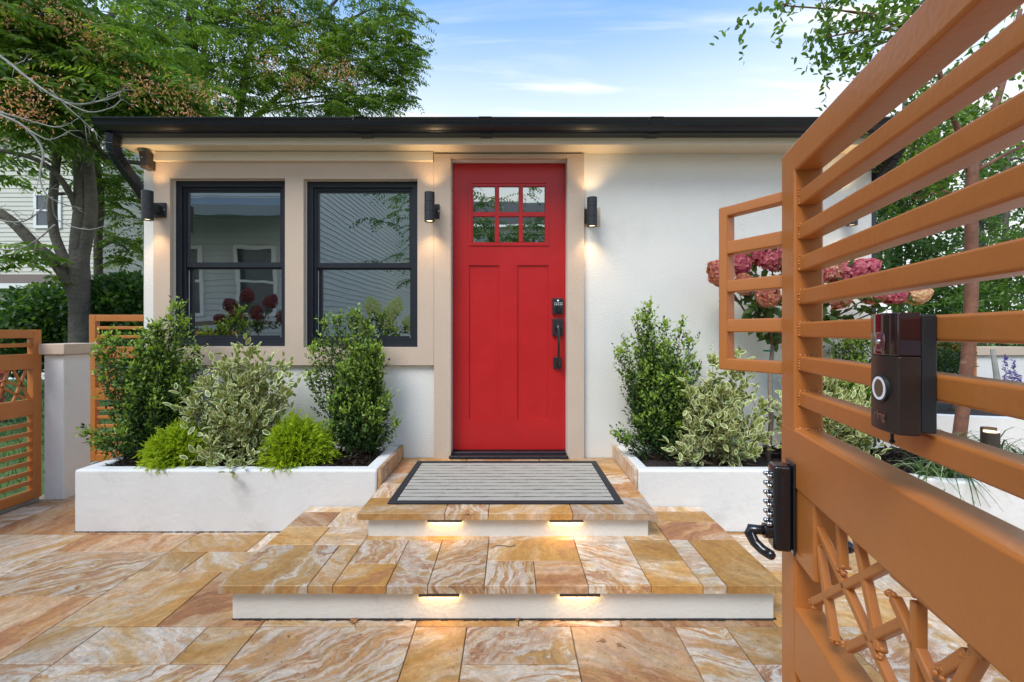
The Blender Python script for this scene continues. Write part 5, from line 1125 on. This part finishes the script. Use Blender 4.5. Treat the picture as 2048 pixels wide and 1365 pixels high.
# grey clapboard house across the walk behind the viewer (mirrored in the windows)
h3 = thing('neighbour_house', 'grey clapboard house with a porch, mirrored in the black windows', 'house', (-7, -4.2, 0))
A3, B3 = Vector((-4.6,-4.2,0)), Vector((-10.5,-4.2,0))
b = MB(); siding(b, A3, B3, 0, 8, .14, .022); siding(b, (-4.6,-20,0), A3, 0, 8.5, .14, .022); o = obj('siding', b, M_sid_grey, h3); o['kind'] = 'stuff'
d3, n3 = Vector((-1,0,0)), Vector((0,1,0))
win(h3, A3, d3, n3, 1.0, 1.8, 1.6, 3.1); win(h3, A3, d3, n3, 2.7, 3.5, 1.6, 3.1)
b = MB(); b.add([(-4.5,-2.9,3.75),(-10.6,-2.9,3.75),(-10.6,-4.2,4.3),(-4.5,-4.2,4.3)], [(3,2,1,0)]); b.box(-10.6,-4.5,-2.95,-2.85,3.55,3.76); obj('porch_roof', b, mat('pale_roof', (.28,.3,.31), .9), h3)
b = MB(); b.box(-7.15,-7.0,-3.05,-2.9,0,3.55); obj('porch_post', b, mat('brown_post', (.2,.14,.1), .8), h3)
b = MB(); b.box(-7.15,-5.0,-3.02,-2.94,1.3,1.38); b.bar((-5.0,-3.0,.5), (-6.8,-3.0,1.3), .08, .08); obj('porch_rail', b, mat('brown_rail', (.2,.14,.1), .8), h3)
b = MB(); b.box(-4.72,-4.52,-4.25,-4.1,0,8); obj('corner_board', b, M_trimw, h3)
h4 = thing('neighbour_house', 'white house beyond the walk, mirrored in the door panes', 'house', (1, -11, 0))
b = MB(); siding(b, (5.5,-11,0), (-2.2,-11,0), 0, 5.2, .14, .022); o = obj('siding', b, M_sid_white, h4); o['kind'] = 'stuff'
win(h4, (5.5,-11,0), Vector((-1,0,0)), Vector((0,1,0)), 4.2, 5.2, 1.6, 3.2); win(h4, (5.5,-11,0), Vector((-1,0,0)), Vector((0,1,0)), 6.2, 7.0, 1.6, 3.2)
b = MB(); b.add([(6,-10.6,5.2),(-2.8,-10.6,5.2),(-2.8,-14,7),(6,-14,7)], [(3,2,1,0)]); obj('roof', b, M_shingle, h4)
hydrangea('dark red hydrangea tree mirrored in the left window', (-4.3,-1.2,0), (-4.3,-1.2,1.15), [(Vector((-4.3+a, -1.2+c, 1.15+e)), 1.2) for a, c, e in ((-.4,.1,.45),(-.1,.15,.6),(.25,.1,.5),(.45,.05,.25),(-.55,.1,.2),(.1,.25,.3),(-.2,.25,.25))], [((.20,.03,.05),(.32,.12,.11))], .20)
hydrangea('pale green hydrangea mirrored in the right window', (-2.15,-1.2,0), (-2.15,-1.2,1.0), [(Vector((-2.15+a, -1.2+c, 1.0+e)), 1.2) for a, c, e in ((-.45,.1,.35),(-.15,.15,.55),(.2,.1,.55),(.45,.05,.3),(.1,.25,.35),(-.25,.25,.2))], [((.5,.55,.28),(.68,.70,.45))], .26)
def mirror_crown(root_label, c, spread, n, base):
    root = thing('leafy_tree', root_label, 'tree', base, group='trees across the walk'); lv = Leaves(); T_ = np.array(c)+rnd(n,.5)*np.array(spread)
    for j in range(5): a = RNG.uniform(0,6.283,n); compound(lv, T_, np.stack([np.cos(a),np.sin(a),RNG.uniform(-.3,.4,n)],1), SC2, .4, 6)
    leaf_obj('crown', lv, M_leaf, root); b = MB(); limb(b, [base, Vector(base).lerp(Vector(c),.5)+Vector((.1,0,0)), c], .09, .03); obj('trunk', b, M_bark, root, smooth=True)
mirror_crown('tree with drooping leaves mirrored in the right window edge', (-1.4,-3.0,3.5), (1.0,.8,1.0), 60, (-1.2,-3.4,0))
mirror_crown('spreading tree mirrored in the upper door panes', (.6,-5.5,3.6), (2.4,1.0,1.0), 130, (1.6,-5.8,0))

# ------------------------------------------------------------------ litter
def dryleaf(p, s, rz, label, curl=.4):
    b = MB(); lobes = [(1,0),(.45,.18),(.62,.6),(.18,.35),(-.05,.85),(-.2,.3),(-.75,.4),(-.4,0),(-.75,-.4),(-.2,-.3),(-.05,-.85),(.18,-.35),(.62,-.6),(.45,-.18)]
    c, sn = math.cos(rz), math.sin(rz); vv = [(p[0], p[1], p[2]+.006)]
    for x, y in lobes: vv.append((p[0]+s*(x*c-y*sn), p[1]+s*(x*sn+y*c), p[2]+.004+s*curl*(x*x+y*y)*random.uniform(.3,1)))
    b.add(vv, [(0, i+1, (i+1) % 14+1) for i in range(14)]); b.bar((p[0]-s*.4*c, p[1]-s*.4*sn, p[2]+.006), (p[0]-s*1.7*c, p[1]-s*1.7*sn, p[2]+.005), .002, .002)
    tag(obj('dry_leaf', b, M_dry), label, 'dry leaf', 'dry fallen leaves')
def gnd(px, py, z=0.0): Y = (HC-z)*FP/(py-CY); return (ax(px, Y), Y, z)
dryleaf(gnd(708,1244), .028, 2.0, 'curled brown dry leaf against the lower step riser')
dryleaf(gnd(1205,1283), .017, .4, 'small brown dry leaf with a long stalk on the front paving')
dryleaf(gnd(1238,1292), .016, 2.4, 'flat reddish dry leaf on the front paving below the right step lights')
dryleaf(gnd(393,1068), .018, 1.1, 'small brown dry leaf at the base of the left planter')
dryleaf(gnd(1035,1242), .012, 4.0, 'tiny dry leaf touching the lower step riser at its middle')
dryleaf(gnd(803,918,ZU), .022, 1.0, 'crumpled dry leaf at the upper left corner of the landing')
dryleaf((ax(1383,2.78), 2.78, zm2+.03), .026, .7, 'tan dry leaf lying on the mulch of the right planter')
dryleaf((ax(1500,2.74), 2.74, zm2+.03), .020, 2.7, 'pale dry leaf on the mulch near the gate lock')
b = MB(); q = [gnd(x, y, ZL) for x, y in ((983,1098),(992,1093),(1005,1093),(1020,1095),(1031,1092))]; b.tube([(x, y, z+.004) for x, y, z in q], .0016, 6)
tag(obj('twig', b, M_stem), 'thin dry twig on the gold tile of the lower step', 'twig')
lv = Leaves(); n = 260; P = np.stack([RNG.uniform(-2.4,1.4,n), RNG.uniform(1.45,1.82,n), np.full(n,.003)],1); lv.add(P, unit(rnd(n)*np.array([1,1,.1])), np.array([0,0,1.0]), RNG.uniform(.003,.009,n), .003, np.array([.06,.035,.02]))
tag(leaf_obj('debris', lv, M_soft, None), 'tiny specks of plant debris on the front paving', 'debris')
# grass edge line: dirt in the joint at the foot of the riser
b = MB(); vv = []; x = -1.12
while x < 1.05:
    w = random.uniform(.004,.012); b.add([(x,1.832-w,.0015),(x+.03,1.832-random.uniform(.004,.012),.0015),(x+.03,1.835,.006),(x,1.835,.006)], [(0,1,2,3)]); x += .03
obj('joint_dirt', b, M_mulch, low)

b = MB(); x = -2.52
while x < -1.18:
    b.add([(x,2.632-random.uniform(.003,.010),.0016),(x+.03,2.632-random.uniform(.003,.010),.0016),(x+.03,2.634,.007),(x,2.634,.007)], [(0,1,2,3)]); x += .03
obj('joint_dirt', b, M_mulch, pl)
b = MB(); x = 1.1
while x < 2.0:
    b.add([(x,2.632-random.uniform(.003,.010),.0016),(x+.03,2.632-random.uniform(.003,.010),.0016),(x+.03,2.634,.007),(x,2.634,.007)], [(0,1,2,3)]); x += .03
obj('joint_dirt', b, M_mulch, pr)
bn = thing('plastic_bin', 'red plastic bin on the lawn seen through the left fence lattice', 'bin', (ax(-28, 6.0), 6.0, -.05))
xb = ax(-28, 6.0)
M_redp = mat('red_plastic', (.5,.05,.02), .4, var=.1)
b = MB(); b.tube([(xb,6.0,-.05),(xb,6.0,.6),(xb,6.0,.6),(xb,6.0,.02)], [.15,.19,.175,.14], 18); obj('bin_body', b, M_redp, bn)
b = MB(); b.tube([(xb,6.0,.585),(xb,6.0,.615)], [.205,.205], 18, cap=False); b.tube([(xb,6.0,.615),(xb,6.0,.585)], [.185,.185], 18, cap=False); obj('bin_rim', b, M_redp, bn)
